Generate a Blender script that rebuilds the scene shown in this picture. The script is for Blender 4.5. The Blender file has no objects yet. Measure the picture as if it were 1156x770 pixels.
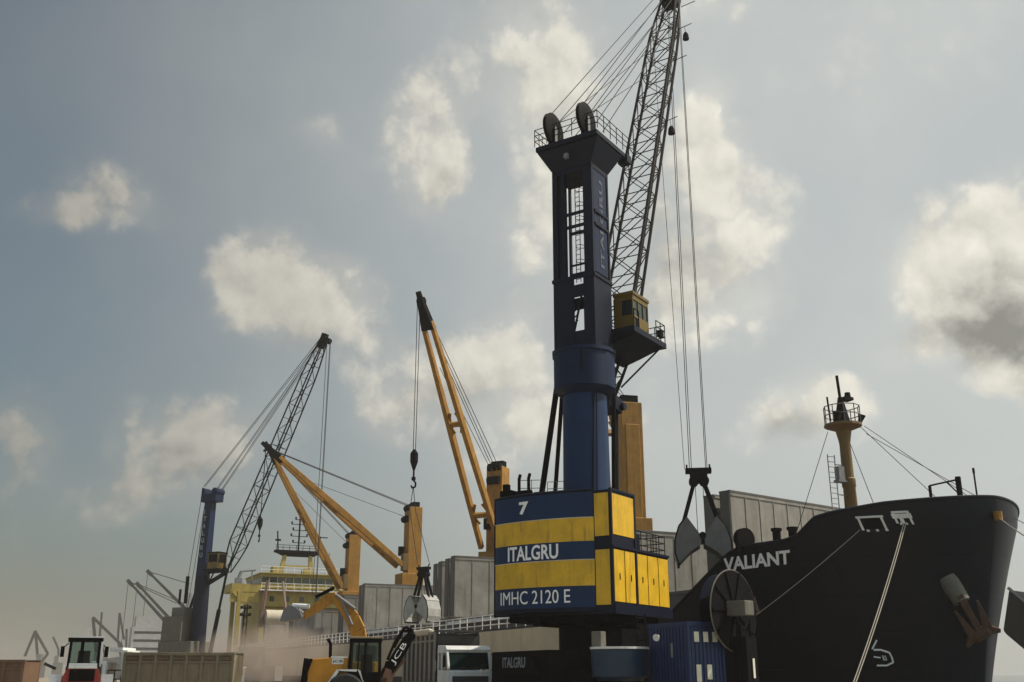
import bpy, bmesh, math, random
from mathutils import Vector, Matrix
random.seed(7)
sc = bpy.context.scene
COL = sc.collection
V = Vector
PI = math.pi
R = math.radians

# ------------------------------------------------------------ camera model (for laying the place out)
TH = math.atan(375 / 1156)
CT, ST = math.cos(TH), math.sin(TH)
EYE = 1.7

def W(px, py, Y):
    """point of the place seen at photo pixel px,py when it stands Y metres ahead"""
    u, v = (px - 578) / 1156, (385 - py) / 1156
    t = Y / (CT - v * ST)
    return V((u * t, Y, EYE + t * (ST + v * CT)))

# ------------------------------------------------------------ materials
def lin(c):
    return tuple((x / 12.92 if x <= .04045 else ((x + .055) / 1.055) ** 2.4) for x in c)

def mat(name, col, rough=.55, metal=0., var=.18, scale=.8, dirt=None, dirt_amt=.35, streak=True, bump=.0, bscale=6., spec=.4):
    m = bpy.data.materials.new(name)
    m.use_nodes = True
    nt = m.node_tree
    N, Lk = nt.nodes, nt.links
    b = N['Principled BSDF']
    b.inputs['Roughness'].default_value = rough
    b.inputs['Metallic'].default_value = metal
    b.inputs['Specular IOR Level'].default_value = spec
    tc = N.new('ShaderNodeTexCoord')
    n1 = N.new('ShaderNodeTexNoise'); n1.inputs['Scale'].default_value = scale
    n1.inputs['Detail'].default_value = 8; n1.inputs['Roughness'].default_value = .65
    Lk.new(tc.outputs['Object'], n1.inputs['Vector'])
    r1 = N.new('ShaderNodeMapRange')
    r1.inputs[1].default_value = .3; r1.inputs[2].default_value = .7
    r1.inputs[3].default_value = 1 - var; r1.inputs[4].default_value = 1 + var
    Lk.new(n1.outputs['Fac'], r1.inputs[0])
    mul = N.new('ShaderNodeVectorMath'); mul.operation = 'SCALE'
    mul.inputs[0].default_value = col[:3]
    Lk.new(r1.outputs[0], mul.inputs['Scale'])
    out = mul.outputs[0]
    if dirt is not None:
        mp = N.new('ShaderNodeMapping')
        mp.inputs['Scale'].default_value = (2.2, 2.2, .22) if streak else (1, 1, 1)
        Lk.new(tc.outputs['Object'], mp.inputs[0])
        n2 = N.new('ShaderNodeTexNoise'); n2.inputs['Scale'].default_value = 1.3 * scale
        n2.inputs['Detail'].default_value = 7; n2.inputs['Roughness'].default_value = .7
        Lk.new(mp.outputs[0], n2.inputs['Vector'])
        r2 = N.new('ShaderNodeMapRange'); r2.interpolation_type = 'SMOOTHSTEP'
        r2.inputs[1].default_value = .48; r2.inputs[2].default_value = .78
        r2.inputs[4].default_value = dirt_amt
        Lk.new(n2.outputs['Fac'], r2.inputs[0])
        mx = N.new('ShaderNodeMix'); mx.data_type = 'RGBA'
        Lk.new(r2.outputs[0], mx.inputs[0])
        Lk.new(out, mx.inputs[6]); mx.inputs[7].default_value = (*dirt[:3], 1)
        out = mx.outputs[2]
    Lk.new(out, b.inputs['Base Color'])
    rr = N.new('ShaderNodeMapRange')
    rr.inputs[3].default_value = max(.05, rough - .12); rr.inputs[4].default_value = min(1, rough + .15)
    Lk.new(n1.outputs['Fac'], rr.inputs[0]); Lk.new(rr.outputs[0], b.inputs['Roughness'])
    if bump:
        n3 = N.new('ShaderNodeTexNoise'); n3.inputs['Scale'].default_value = bscale; n3.inputs['Detail'].default_value = 5
        Lk.new(tc.outputs['Object'], n3.inputs['Vector'])
        bp = N.new('ShaderNodeBump'); bp.inputs['Strength'].default_value = bump; bp.inputs['Distance'].default_value = .05
        Lk.new(n3.outputs['Fac'], bp.inputs['Height']); Lk.new(bp.outputs[0], b.inputs['Normal'])
    return m

def seams(m):
    """welded plate seams and thin rust runs on the shell"""
    nt = m.node_tree; N, Lk = nt.nodes, nt.links; b = N['Principled BSDF']
    tc = [n for n in N if n.type == 'TEX_COORD'][0]
    sp = N.new('ShaderNodeSeparateXYZ'); Lk.new(tc.outputs['Object'], sp.inputs[0]); cb = N.new('ShaderNodeCombineXYZ'); Lk.new(sp.outputs[0], cb.inputs[0]); Lk.new(sp.outputs[2], cb.inputs[1])
    br = N.new('ShaderNodeTexBrick'); br.inputs['Scale'].default_value = 1; br.inputs['Brick Width'].default_value = 5.2; br.inputs['Row Height'].default_value = 1.9; br.inputs['Mortar Size'].default_value = .035; br.inputs['Mortar Smooth'].default_value = .6
    br.inputs['Color1'].default_value = (1, 1, 1, 1); br.inputs['Color2'].default_value = (.93, .93, .93, 1); br.inputs['Mortar'].default_value = (.5, .5, .5, 1); Lk.new(cb.outputs[0], br.inputs['Vector'])
    bp = N.new('ShaderNodeBump'); bp.inputs['Strength'].default_value = .5; bp.inputs['Distance'].default_value = .03; Lk.new(br.outputs['Color'], bp.inputs['Height'])
    old = b.inputs['Normal'].links
    if old: Lk.new(old[0].from_socket, bp.inputs['Normal'])
    Lk.new(bp.outputs[0], b.inputs['Normal'])
    src = b.inputs['Base Color'].links[0].from_socket
    mp = N.new('ShaderNodeMapping'); mp.inputs['Scale'].default_value = (2.6, 2.6, .09); Lk.new(tc.outputs['Object'], mp.inputs[0])
    n = N.new('ShaderNodeTexNoise'); n.inputs['Scale'].default_value = 1.6; n.inputs['Detail'].default_value = 6; Lk.new(mp.outputs[0], n.inputs['Vector'])
    r = N.new('ShaderNodeMapRange'); r.interpolation_type = 'SMOOTHSTEP'; r.inputs[1].default_value = .62; r.inputs[2].default_value = .78; r.inputs[4].default_value = .5; Lk.new(n.outputs['Fac'], r.inputs[0])
    mx = N.new('ShaderNodeMix'); mx.data_type = 'RGBA'; Lk.new(r.outputs[0], mx.inputs[0]); Lk.new(src, mx.inputs[6]); mx.inputs[7].default_value = (.034, .019, .011, 1); Lk.new(mx.outputs[2], b.inputs['Base Color'])

RUST = (.16, .06, .025)
DUST = (.33, .26, .18)
GRIME = (.03, .028, .025)
M = {}
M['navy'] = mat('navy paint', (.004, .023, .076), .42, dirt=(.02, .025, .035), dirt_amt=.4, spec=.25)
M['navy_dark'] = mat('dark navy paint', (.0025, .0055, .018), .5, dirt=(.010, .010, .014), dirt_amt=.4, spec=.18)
M['yellow'] = mat('crane yellow paint', (.64, .385, .014), .45, dirt=(.17, .095, .03), dirt_amt=.8, var=.2, scale=1.1)
M['ochre'] = mat('ship crane ochre paint', (.31, .15, .016), .55, dirt=(.11, .045, .015), dirt_amt=.75, var=.25, scale=1.1)
M['cream_yellow'] = mat('superstructure yellow paint', (.36, .275, .06), .55, dirt=(.15, .125, .065), dirt_amt=.6)
M['black'] = mat('black paint', (.005, .005, .006), .7, dirt=(.014, .012, .010), dirt_amt=.4, spec=.06)
M['boomsteel'] = mat('dark brown lattice steel', (.014, .010, .008), .6, dirt=(.07, .04, .02), dirt_amt=.6, spec=.15)
M['rope'] = mat('wire rope steel', (.012, .012, .012), .6, var=.05)
M['hawser'] = mat('mooring rope fibre', (.34, .31, .25), .9, var=.1)
M['white'] = mat('white paint', (.74, .74, .71), .5, dirt=(.3, .27, .22), dirt_amt=.45)
M['letter'] = mat('white lettering paint', (.88, .88, .87), .55, var=.05, dirt=(.5, .5, .5), dirt_amt=.25)
M['letterdim'] = mat('worn grey lettering paint', (.25, .26, .28), .6, var=.2)
M['glass'] = mat('dark window glass', (.012, .02, .02), .08, var=.1, spec=.9)
M['glassteal'] = mat('teal tinted cab glass', (.008, .022, .02), .06, var=.3, spec=.9)
M['hull'] = mat('black hull paint', (.0014, .0040, .0115), .42, scale=.35, dirt=(.010, .0085, .007), dirt_amt=.55, bump=.22, bscale=.45, spec=.2)
seams(M['hull'])
M['strake'] = mat('pale cream hull plating', (.50, .42, .29), .6, scale=.4, dirt=(.3, .22, .14), dirt_amt=.6)
M['hatch'] = mat('grey hatch cover paint', (.25, .235, .205), .65, var=.28, scale=.5, dirt=(.12, .085, .055), dirt_amt=.85)
M['hatchdark'] = mat('dark grey hatch edge paint', (.10, .095, .085), .6, dirt=(.1, .07, .05), dirt_amt=.5)
M['cabyellow'] = mat('shaded dirty cab yellow paint', (.15, .095, .012), .45, dirt=(.06, .04, .015), dirt_amt=.7)  # crane yellow darkened: backlit shade of the cabs put into the colour, plus dirt
def seethru():
    m = bpy.data.materials.new('tinted see through glass'); m.use_nodes = True; nt = m.node_tree; nt.nodes.remove(nt.nodes['Principled BSDF'])
    tr = nt.nodes.new('ShaderNodeBsdfTransparent'); tr.inputs[0].default_value = (.52, .62, .58, 1)
    gl = nt.nodes.new('ShaderNodeBsdfGlossy'); gl.inputs['Roughness'].default_value = .04
    fr = nt.nodes.new('ShaderNodeFresnel'); fr.inputs[0].default_value = 1.5
    mx = nt.nodes.new('ShaderNodeMixShader'); nt.links.new(fr.outputs[0], mx.inputs[0]); nt.links.new(tr.outputs[0], mx.inputs[1]); nt.links.new(gl.outputs[0], mx.inputs[2])
    nt.links.new(mx.outputs[0], nt.nodes['Material Output'].inputs['Surface']); return m
M['seethru'] = seethru()
M['navy_mid'] = mat('mid navy paint', (.003, .013, .045), .5, dirt=(.015, .016, .02), dirt_amt=.4, spec=.2)  # navy between the lighter and the darker blue paint
M['mast'] = mat('dull ochre mast paint', (.16, .098, .026), .6, dirt=(.06, .035, .02), dirt_amt=.7)
M['lettertower'] = mat('faded tower lettering paint', (.07, .08, .10), .6, var=.3)
M['mauve'] = mat('red brown primer', (.17, .10, .085), .6, dirt=RUST, dirt_amt=.5)
M['grab'] = mat('scraped grab steel', (.15, .145, .135), .5, metal=.0, dirt=(.07, .05, .04), dirt_amt=.6, scale=1.6)
M['grabgrey'] = mat('dusty grey grab steel', (.34, .34, .32), .6, dirt=(.12, .10, .08), dirt_amt=.5, scale=1.5)
M['rust'] = mat('rusty steel', (.075, .038, .024), .85, dirt=(.022, .014, .011), dirt_amt=.8, scale=2.5, bump=.3)
M['greysteel'] = mat('grey steel', (.20, .20, .20), .55, dirt=(.1, .08, .06), dirt_amt=.4)
M['jcb'] = mat('excavator yellow paint', (.48, .215, .014), .45, dirt=(.09, .05, .02), dirt_amt=.75, scale=1.6)
M['tan'] = mat('dusty tan tipper paint', (.22, .18, .115), .75, dirt=(.10, .07, .045), dirt_amt=.75, scale=1.2)
M['brown'] = mat('brown tipper paint', (.15, .085, .05), .7, dirt=(.28, .2, .12), dirt_amt=.5, scale=1.2)
M['olive'] = mat('olive grey tipper paint', (.115, .11, .09), .6, dirt=(.26, .2, .13), dirt_amt=.45, scale=1.2)
M['charcoal'] = mat('charcoal tipper paint', (.045, .045, .045), .6, dirt=(.12, .1, .07), dirt_amt=.4, scale=1.2)
M['red'] = mat('red paint', (.30, .03, .02), .5, dirt=(.12, .05, .03), dirt_amt=.4)
M['rubber'] = mat('tyre rubber', (.02, .02, .02), .85, dirt=(.12, .1, .08), dirt_amt=.5)
M['container'] = mat('blue container paint', (.009, .024, .085), .5, dirt=(.05, .06, .08), dirt_amt=.4)
M['tank'] = mat('blue tank paint', (.012, .034, .07), .45, dirt=(.05, .06, .07), dirt_amt=.4)
M['tarp'] = mat('pale tarpaulin', (.58, .52, .40), .85, bump=.4, bscale=3)
M['fargrey'] = mat('distant ship grey paint', (.22, .22, .22), .7)
M['fardark'] = mat('distant crane dark paint', (.012, .012, .016), .8, spec=.1)
M['farwhite'] = mat('distant ship white paint', (.34, .34, .33), .7)
M['concrete'] = mat('dusty quay concrete', (.30, .25, .185), .9, scale=.06, dirt=(.16, .125, .09), dirt_amt=.8, streak=False, bump=.3, bscale=2)
M['screen'] = mat('pale window blind', (.62, .62, .5), .6)

# ------------------------------------------------------------ mesh builder
class MB:
    def __init__(s):
        s.v, s.f, s.m, s.k = [], [], [], 0
    def add(s, vs, fs):
        o = len(s.v)
        s.v += [V(p) for p in vs]
        for f in fs:
            s.f.append([i + o for i in f]); s.m.append(s.k)
        return s
    def box(s, c, d, rz=0., M3=None):
        c = V(c); h = V(d) / 2
        Q = M3 if M3 is not None else Matrix.Rotation(rz, 3, 'Z')
        vs = [c + Q @ V((x * h.x, y * h.y, z * h.z)) for x in (-1, 1) for y in (-1, 1) for z in (-1, 1)]
        return s.add(vs, [(0, 1, 3, 2), (4, 6, 7, 5), (0, 4, 5, 1), (2, 3, 7, 6), (0, 2, 6, 4), (1, 5, 7, 3)])
    def b2(s, lo, hi):
        lo, hi = V(lo), V(hi)
        return s.box((lo + hi) / 2, hi - lo)
    def beam(s, p, q, w, h, up=(0, 0, 1), w2=None, h2=None):
        p, q = V(p), V(q); a = (q - p).normalized(); up = V(up)
        if abs(a.dot(up)) > .98: up = V((0, 1, 0))
        x = a.cross(up).normalized(); y = x.cross(a).normalized()
        w2 = w if w2 is None else w2; h2 = h if h2 is None else h2
        vs = [p + x * sx * w / 2 + y * sy * h / 2 for sx, sy in ((-1, -1), (1, -1), (1, 1), (-1, 1))]
        vs += [q + x * sx * w2 / 2 + y * sy * h2 / 2 for sx, sy in ((-1, -1), (1, -1), (1, 1), (-1, 1))]
        return s.add(vs, [(3, 2, 1, 0), (4, 5, 6, 7), (0, 1, 5, 4), (1, 2, 6, 5), (2, 3, 7, 6), (3, 0, 4, 7)])
    def lathe(s, p, q, prof, n=16, cap=True):
        """prof: list of (t along p..q, radius)"""
        p, q = V(p), V(q); a = (q - p).normalized()
        up = V((0, 0, 1)) if abs(a.z) < .95 else V((1, 0, 0))
        x = a.cross(up).normalized(); y = a.cross(x).normalized()
        vs, fs = [], []
        for t, r in prof:
            c = p.lerp(q, t)
            for i in range(n):
                g = 2 * PI * (i + .5) / n
                vs.append(c + x * math.cos(g) * r + y * math.sin(g) * r)
        for k in range(len(prof) - 1):
            for i in range(n):
                j = (i + 1) % n
                fs.append((k * n + i, k * n + j, (k + 1) * n + j, (k + 1) * n + i))
        if cap:
            fs.append(tuple(range(n))[::-1]); fs.append(tuple(range((len(prof) - 1) * n, len(prof) * n)))
        return s.add(vs, fs)
    def tube(s, p, q, r, n=7, r2=None):
        return s.lathe(p, q, [(0, r), (1, r if r2 is None else r2)], n)
    def path(s, pts, r, n=6):
        for a, b in zip(pts[:-1], pts[1:]): s.tube(a, b, r, n)
        return s
    def prism(s, poly, off):
        poly = [V(p) for p in poly]; off = V(off); n = len(poly)
        vs = poly + [p + off for p in poly]
        fs = [tuple(range(n))[::-1], tuple(range(n, 2 * n))]
        fs += [(i, (i + 1) % n, n + (i + 1) % n, n + i) for i in range(n)]
        return s.add(vs, fs)
    def rail(s, pts, h=1.0, r=.025, bars=2, step=1.2):
        for a, b in zip(pts[:-1], pts[1:]):
            a, b = V(a), V(b); k = max(1, round((b - a).length / step))
            for i in range(k + 1):
                c = a.lerp(b, i / k); s.tube(c, c + V((0, 0, h)), r, 5)
            for j in range(1, bars + 1):
                z = V((0, 0, h * j / bars)); s.tube(a + z, b + z, r, 5)
        return s
    def build(s, name, mats, parent=None, smooth=False, bevel=0.):
        me = bpy.data.meshes.new(name)
        me.from_pydata([tuple(p) for p in s.v], [], s.f)
        for m in (mats if isinstance(mats, (list, tuple)) else [mats]):
            me.materials.append(M[m] if isinstance(m, str) else m)
        me.polygons.foreach_set('material_index', s.m)
        bm = bmesh.new(); bm.from_mesh(me); bmesh.ops.recalc_face_normals(bm, faces=bm.faces); bm.to_mesh(me); bm.free()
        if smooth: 
            me.polygons.foreach_set('use_smooth', [True] * len(me.polygons))
            try: me.set_sharp_from_angle(angle=R(38))
            except Exception: pass
        o = bpy.data.objects.new(name, me); COL.objects.link(o)
        if parent: o.parent = parent
        if bevel:
            b = o.modifiers.new('edge', 'BEVEL'); b.width = bevel; b.segments = 2; b.limit_method = 'ANGLE'; b.angle_limit = R(40)
        return o

def tag(o, label=None, cat=None, group=None, kind=None):
    if label: o['label'] = label
    if cat: o['category'] = cat
    if group: o['group'] = group
    if kind: o['kind'] = kind
    return o

def thing(name, label, cat, loc=(0, 0, 0), rz=0., group=None):
    o = bpy.data.objects.new(name, None); COL.objects.link(o)
    o.location = loc; o.rotation_euler = (0, 0, rz); o.empty_display_size = .5
    return tag(o, label, cat, group)

def lattice(mb, P, Q, prof, n, rc, rb, side, cross=True, sparse=False):
    P, Q = V(P), V(Q); a = (Q - P).normalized(); s_ = V(side); s_ = (s_ - a * s_.dot(a)).normalized(); o = a.cross(s_)
    def wh(t):
        for (t0, w0, h0), (t1, w1, h1) in zip(prof[:-1], prof[1:]):
            if t <= t1: 
                k = (t - t0) / (t1 - t0); return w0 + (w1 - w0) * k, h0 + (h1 - h0) * k
        return prof[-1][1:]
    st = []
    for i in range(n + 1):
        t = i / n; w, h = wh(t); c = P.lerp(Q, t)
        st.append([c - s_ * w / 2 - o * h / 2, c + s_ * w / 2 - o * h / 2, c + s_ * w / 2 + o * h / 2, c - s_ * w / 2 + o * h / 2])
    for i in range(n):
        for k in range(4): mb.tube(st[i][k], st[i + 1][k], rc, 6)
        for k in range(4):
            j = (k + 1) % 4
            if sparse == 'x':
                mb.tube(st[i][k], st[i][j], rb, 4)
                mb.tube(st[i][k], st[i + 1][j], rb, 4)
                if k % 2 == 0: mb.tube(st[i][j], st[i + 1][k], rb, 4)
                continue
            if sparse and k % 2 == 0: 
                if i % 3 == 0: mb.tube(st[i][k], st[i][j], rb, 4)
                continue
            if i % 2 == 0 or cross: mb.tube(st[i][k], st[i + 1][j], rb, 4)
            if i % 2 == 1 or (cross and k % 2 == 0): mb.tube(st[i][j], st[i + 1][k], rb, 4)
            mb.tube(st[i][k], st[i][j], rb, 4)

def text(name, s, mapf, mt, parent, bold=.012, sub=0):
    """lettering: every glyph outline becomes mesh, mapf places its unit-box x,y,z(0..1 depth) on the thing"""
    cu = bpy.data.curves.new(name, 'FONT'); cu.body = s; cu.size = 1; cu.offset = bold; cu.extrude = .01
    cu.resolution_u = 3
    ob = bpy.data.objects.new(name, cu)
    COL.objects.link(ob)
    bpy.context.view_layer.update()
    me = bpy.data.meshes.new_from_object(ob.evaluated_get(bpy.context.evaluated_depsgraph_get()))
    bpy.data.objects.remove(ob); bpy.data.curves.remove(cu)
    xs = [v.co.x for v in me.vertices]; ys = [v.co.y for v in me.vertices]
    x0, x1, y0, y1 = min(xs), max(xs), min(ys), max(ys)
    if sub:
        bm = bmesh.new(); bm.from_mesh(me); bmesh.ops.triangulate(bm, faces=bm.faces)
        bmesh.ops.subdivide_edges(bm, edges=bm.edges, cuts=sub, use_grid_fill=True); bm.to_mesh(me); bm.free()
    for v in me.vertices:
        v.co = mapf((v.co.x - x0) / (x1 - x0), (v.co.y - y0) / (y1 - y0), 0 if v.co.z < 0 else 1)
    me.materials.clear(); me.materials.append(M[mt]); me.name = name
    o = bpy.data.objects.new(name, me); COL.objects.link(o); o.parent = parent
    return o

def flat(o, ux, uy, w, h, d=.012):
    o, ux, uy = V(o), V(ux).normalized(), V(uy).normalized(); n = ux.cross(uy).normalized()
    return lambda x, y, z: o + ux * w * x + uy * h * y + n * (.004 + d * z)

def wheel(name, c, r, w, ax, parent, rim='greysteel'):
    c, ax = V(c), V(ax).normalized()
    t = MB().lathe(c - ax * w / 2, c + ax * w / 2, [(0, r * .62), (0.02, r * .9), (.2, r), (.8, r), (.98, r * .9), (1, r * .62)], 20).build(name, 'rubber', parent, True)
    MB().lathe(c - ax * w * .42, c + ax * w * .42, [(0, r * .3), (.1, r * .58), (.9, r * .58), (1, r * .3)], 16).build('rim', rim, t, True)
    return t
# tuning
HAZE_D = .0003
BEHIND = 1.9
SKY_STRENGTH = .10
SKY_TINT = (.73, .77, .66)
CLD_DARK = (1.7, 1.65, 1.45); CLD_LIT = (6.8, 6.5, 5.7)
GLOW_DIR = tuple(V((.55, .8, .38)).normalized())
VEIL = .85; VEIL_COL = (4.65, 4.85, 4.7)
EXPOSURE = .27
BANK_D = .0011
# ------------------------------------------------------------ setting
ez = lambda Y: -1.6 + .4658 * (82.5 - Y)          # the quay edge
q = MB()
E0, E1 = (ez(-400), -400), (ez(1500), 1500)
q.prism([(-2500, -400, 0), (E0[0], -400, 0), (E1[0], 1500, 0), (-2500, 1500, 0)], (0, 0, -4.5))
tag(q.build('quay', 'concrete'), kind='structure')
cop = MB(); 
cop.prism([(E0[0] - .9, -400, .002), (E0[0] + .02, -400, .002), (E1[0] + .02, 1500, .002), (E1[0] - .9, 1500, .002)], (0, 0, .16))
tag(cop.build('kerb', 'greysteel'), kind='structure')
wm = mat('harbour water', (.05, .06, .055), .12, var=.2, scale=.05, bump=.25, bscale=.6, spec=.5)
wt = MB(); wt.add([(-2600, -2600, -3), (2600, -2600, -3), (2600, 2600, -3), (-2600, 2600, -3)], [(0, 1, 2, 3)])
tag(wt.build('harbour_water', wm), kind='structure')

# ------------------------------------------------------------ main mobile harbour crane
def rope(mb, a, b, r=.03): mb.tube(a, b, r, 5)
EX, EY = V((.835, -.55, 0)), V((.55, .835, 0))
CR = V((3.97, 54, 0)); ARZ = math.atan2(-.55, .835)
def cl(p):   # world -> crane local
    d = V(p) - CR; return V((d.dot(EX), d.dot(EY), d.z))
crane = thing('mobile_harbour_crane', 'huge blue and yellow mobile harbour crane with a tall lattice boom, in the foreground', 'crane', CR, ARZ, 'mobile harbour cranes on the quay')
# machine house
XL, XR, XS, YF, YB, YM = -3.9, 2.9, 1.95, -2.9, 3.4, -.4
Z0, ZM, Z1 = 4.5, 7.55, 10.3
def fx(t): 
    x = XL + (XS - XL) * t
    return V((x, YF - .55 * (1 - (2 * t - 1) ** 2) ** .8, 0))
h = MB()
NT = 24
zs = [4.5, 4.72, 5.72, 6.98, 7.85, 9.02, Z1]; ms = [2, 0, 1, 0, 1, 0]
for k in range(6):
    h.k = ms[k]
    for i in range(NT):
        a, b = fx(i / NT), fx((i + 1) / NT)
        h.add([a + V((0, 0, zs[k])), b + V((0, 0, zs[k])), b + V((0, 0, zs[k + 1])), a + V((0, 0, zs[k + 1]))], [(0, 1, 2, 3)])
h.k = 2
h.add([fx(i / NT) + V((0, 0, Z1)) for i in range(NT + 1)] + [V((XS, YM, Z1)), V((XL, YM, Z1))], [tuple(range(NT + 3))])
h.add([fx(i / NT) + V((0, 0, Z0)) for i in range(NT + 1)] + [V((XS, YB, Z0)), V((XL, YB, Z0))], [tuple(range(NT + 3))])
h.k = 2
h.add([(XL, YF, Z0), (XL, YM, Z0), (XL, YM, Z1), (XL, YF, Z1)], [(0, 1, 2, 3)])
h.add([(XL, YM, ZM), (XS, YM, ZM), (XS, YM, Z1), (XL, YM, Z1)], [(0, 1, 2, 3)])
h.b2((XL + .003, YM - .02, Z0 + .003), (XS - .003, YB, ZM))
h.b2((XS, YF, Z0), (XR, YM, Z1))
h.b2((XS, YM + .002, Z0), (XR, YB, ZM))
house = h.build('machine_house', ['navy', 'yellow', 'navy_dark'], crane)
# yellow side panels
def panel(lo, hi, m='yellow', nm='side_panel'):
    return MB().b2(lo, hi).build(nm, m, house, bevel=.02)
panel((XS + .06, YF - .035, 8.05), (XR - .1, YF - .004, 10.15)); panel((XS + .06, YF - .035, 4.8), (XR - .1, YF - .004, 7.4))
panel((XR + .004, YF + .12, 8.12), (XR + .035, YM - .1, 10.12))
ny = [YF + .12, -1.62, YM - .1]
for a, b in zip(ny[:-1], ny[1:]): panel((XR + .004, a + .04, 4.95), (XR + .035, b - .04, 7.42))
ny = [YM + .12, .88, 2.12, YB - .05]
for a, b in zip(ny[:-1], ny[1:]): panel((XR + .004, a + .04, 4.95), (XR + .035, b - .04, 7.4))
t = MB(); t.b2((XR + .003, YF, 7.5), (XR + .1, YB, 7.62)); t.b2((XR + .002, YF - .05, Z0 - .12), (XR + .16, YB, 4.85))
t.b2((XL - .03, YF - .03, Z0 - .12), (XL + .12, YF + .06, Z1 + .05)); t.b2((XL - .025, YF - .03, Z0 - .115), (XR, YF + .05, Z0 - .02)); t.b2((XR - .07, YF - .05, 4.86), (XR + .06, YF + .08, Z1 + .06))
t.b2((XR - .04, YM - .08, 4.86), (XR + .055, YM + .09, Z1 + .06)); t.b2((XR - .02, YF + .09, Z1 - .05), (XR + .055, YM - .09, Z1 + .06))
t.build('house_frame', 'navy_dark', house)
f = MB()
for i in range(NT):
    a, b = fx(i / NT), fx((i + 1) / NT)
    f.tube(a + V((0, 0, Z1 + .03)), b + V((0, 0, Z1 + .03)), .07, 6)
f.build('roof_edge', 'navy_dark', house)
u = MB(); u.b2((-3.2, -2.6, 4.1), (2.4, 3.0, 4.46)); u.b2((-1.6, -2.9, 3.9), (-1.2, 3.2, 4.4)); u.b2((.8, -2.9, 3.9), (1.2, 3.2, 4.4))
u.build('house_underframe', 'black', house)
def onfront(t0, t1, z0, z1, dz=0.):
    def fn(x, y, z):
        p = fx(t0 + (t1 - t0) * x); p.z = z0 + (z1 - z0) * y + dz * x; p.y -= .006 + .012 * z
        return p
    return fn
text('house_lettering', 'ITALGRU', onfront(.18, .70, 7.05, 7.78), 'letter', house, .022, 2)
text('model_lettering', 'IMHC 2120 E', onfront(.09, .80, 4.93, 5.57), 'letter', house, .0, 2)
text('crane_number', '7', onfront(.31, .41, 9.35, 10.0), 'letter', house, .04, 1)
for z in (9.0, 6.96):
    t = MB()
    for i in range(NT): a, b = fx(i / NT), fx((i + 1) / NT); z_ = V((0, -.004, z)); t.beam(a + z_, b + z_, .02, .035)
    t.build('stripe_edge', 'tarp', house)
for y in (-2.2, -1.0, .25, 1.5, 2.7):
    t = MB(); t.b2((XR + .036, y - .02, 6.0), (XR + .07, y + .02, 6.3)); t.build('door_handle', 'black', house)
# roof equipment
e = MB(); e.rail([(XL + .4, -1.2, Z1), (XL + 1.6, -.6, Z1)], 1.3, .02, 3, .6); e.rail([(-1.9, -.9, Z1), (-.9, -.6, Z1)], 1.1, .02, 3, .5)
e.build('roof_railing', 'greysteel', house)
for x in (-3.05, -2.45):
    p = MB(); p.tube((x, -1.9, Z1), (x, -1.9, Z1 + 1.25), .085, 8); p.tube((x, -1.9, Z1 + 1.2), (x + .14, -2.0, Z1 + 1.42), .085, 8); p.build('exhaust_pipe', 'black', house)
e = MB(); e.b2((-3.8, -2.6, Z1), (-3.1, -2.0, Z1 + .55)); e.lathe((-2.8, -2.4, Z1 + .25), (-2.0, -2.4, Z1 + .25), [(0, .25), (1, .25)], 10); e.b2((-1.7, -2.6, Z1), (-1.2, -1.9, Z1 + .3)); e.b2((-3.7, -2.5, Z1 + .5), (-3.4, -2.2, Z1 + .9))
e.build('roof_winch', 'black', house)
e = MB(); e.rail([(XR - .1, YM + .2, ZM), (XR - .1, YB - .1, ZM), (1.2, YB - .1, ZM)], 1.05, .025, 3, .75); e.build('rear_railing', 'black', house)
e = MB(); e.b2((1.5, .3, ZM), (2.5, 1.0, ZM + 1.0)); e.build('roof_vent', 'navy_dark', house, bevel=.03)
# tower
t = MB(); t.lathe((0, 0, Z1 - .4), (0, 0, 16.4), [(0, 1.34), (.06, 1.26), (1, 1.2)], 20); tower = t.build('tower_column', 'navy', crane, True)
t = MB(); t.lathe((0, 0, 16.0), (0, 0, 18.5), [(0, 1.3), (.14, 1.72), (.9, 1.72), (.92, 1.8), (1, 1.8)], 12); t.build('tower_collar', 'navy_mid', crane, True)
t = MB(); t.tube((.9, -.95, 10.4), (1.0, -.8, 16.2), .05); t.tube((1.05, -.8, 10.4), (1.12, -.7, 16.2), .035); t.b2((.7, -1.75, 17.0), (.95, -1.72, 18.1)); t.build('cable_conduit', 'navy_dark', tower)
t = MB()
for y, xa, xb in ((-1.0, -.02, .62), (.88, -1.15, -.3)):      # front and back plates, each with a manhole
    t.b2((-1.3, y, 18.5), (xa, y + .12, 22.6)); t.b2((xb, y, 18.5), (1.3, y + .12, 22.6))
    t.b2((xa, y + .01, 18.5), (xb, y + .11, 19.5)); t.b2((xa, y + .01, 21.5), (xb, y + .11, 22.2))
for x in (-1.3, 1.18): t.b2((x, -.88, 18.5), (x + .12, .88, 22.6))
t.b2((-1.36, -1.06, 22.55), (1.36, -.95, 22.75)); t.b2((1.25, -1.06, 22.55), (1.36, 1.06, 22.75)); t.b2((-1.36, -1.06, 22.55), (-1.25, 1.06, 22.75)); t.b2((-1.36, .95, 22.55), (1.36, 1.06, 22.75))
for i in range(4): t.beam((-.02, -1.02, 19.9 + i * .35), (.25, -1.02, 20.1 + i * .35), .05, .05)
t.beam((-.02, -.97, 19.5), (.5, -.97, 21.6), .09, .09)
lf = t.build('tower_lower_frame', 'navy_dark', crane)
t = MB()
t.b2((-1.3, -1.0, 22.7), (-.98, -.7, 30)); t.b2((-.74, -1.0, 22.7), (-.5, -.7, 30)); t.b2((-1.3, .84, 22.7), (-1.16, 1, 30))
t.b2((.72, -1.0, 22.7), (1.3, -.75, 30)); t.b2((.2, .85, 22.7), (1.3, 1.0, 30)); pass
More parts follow.
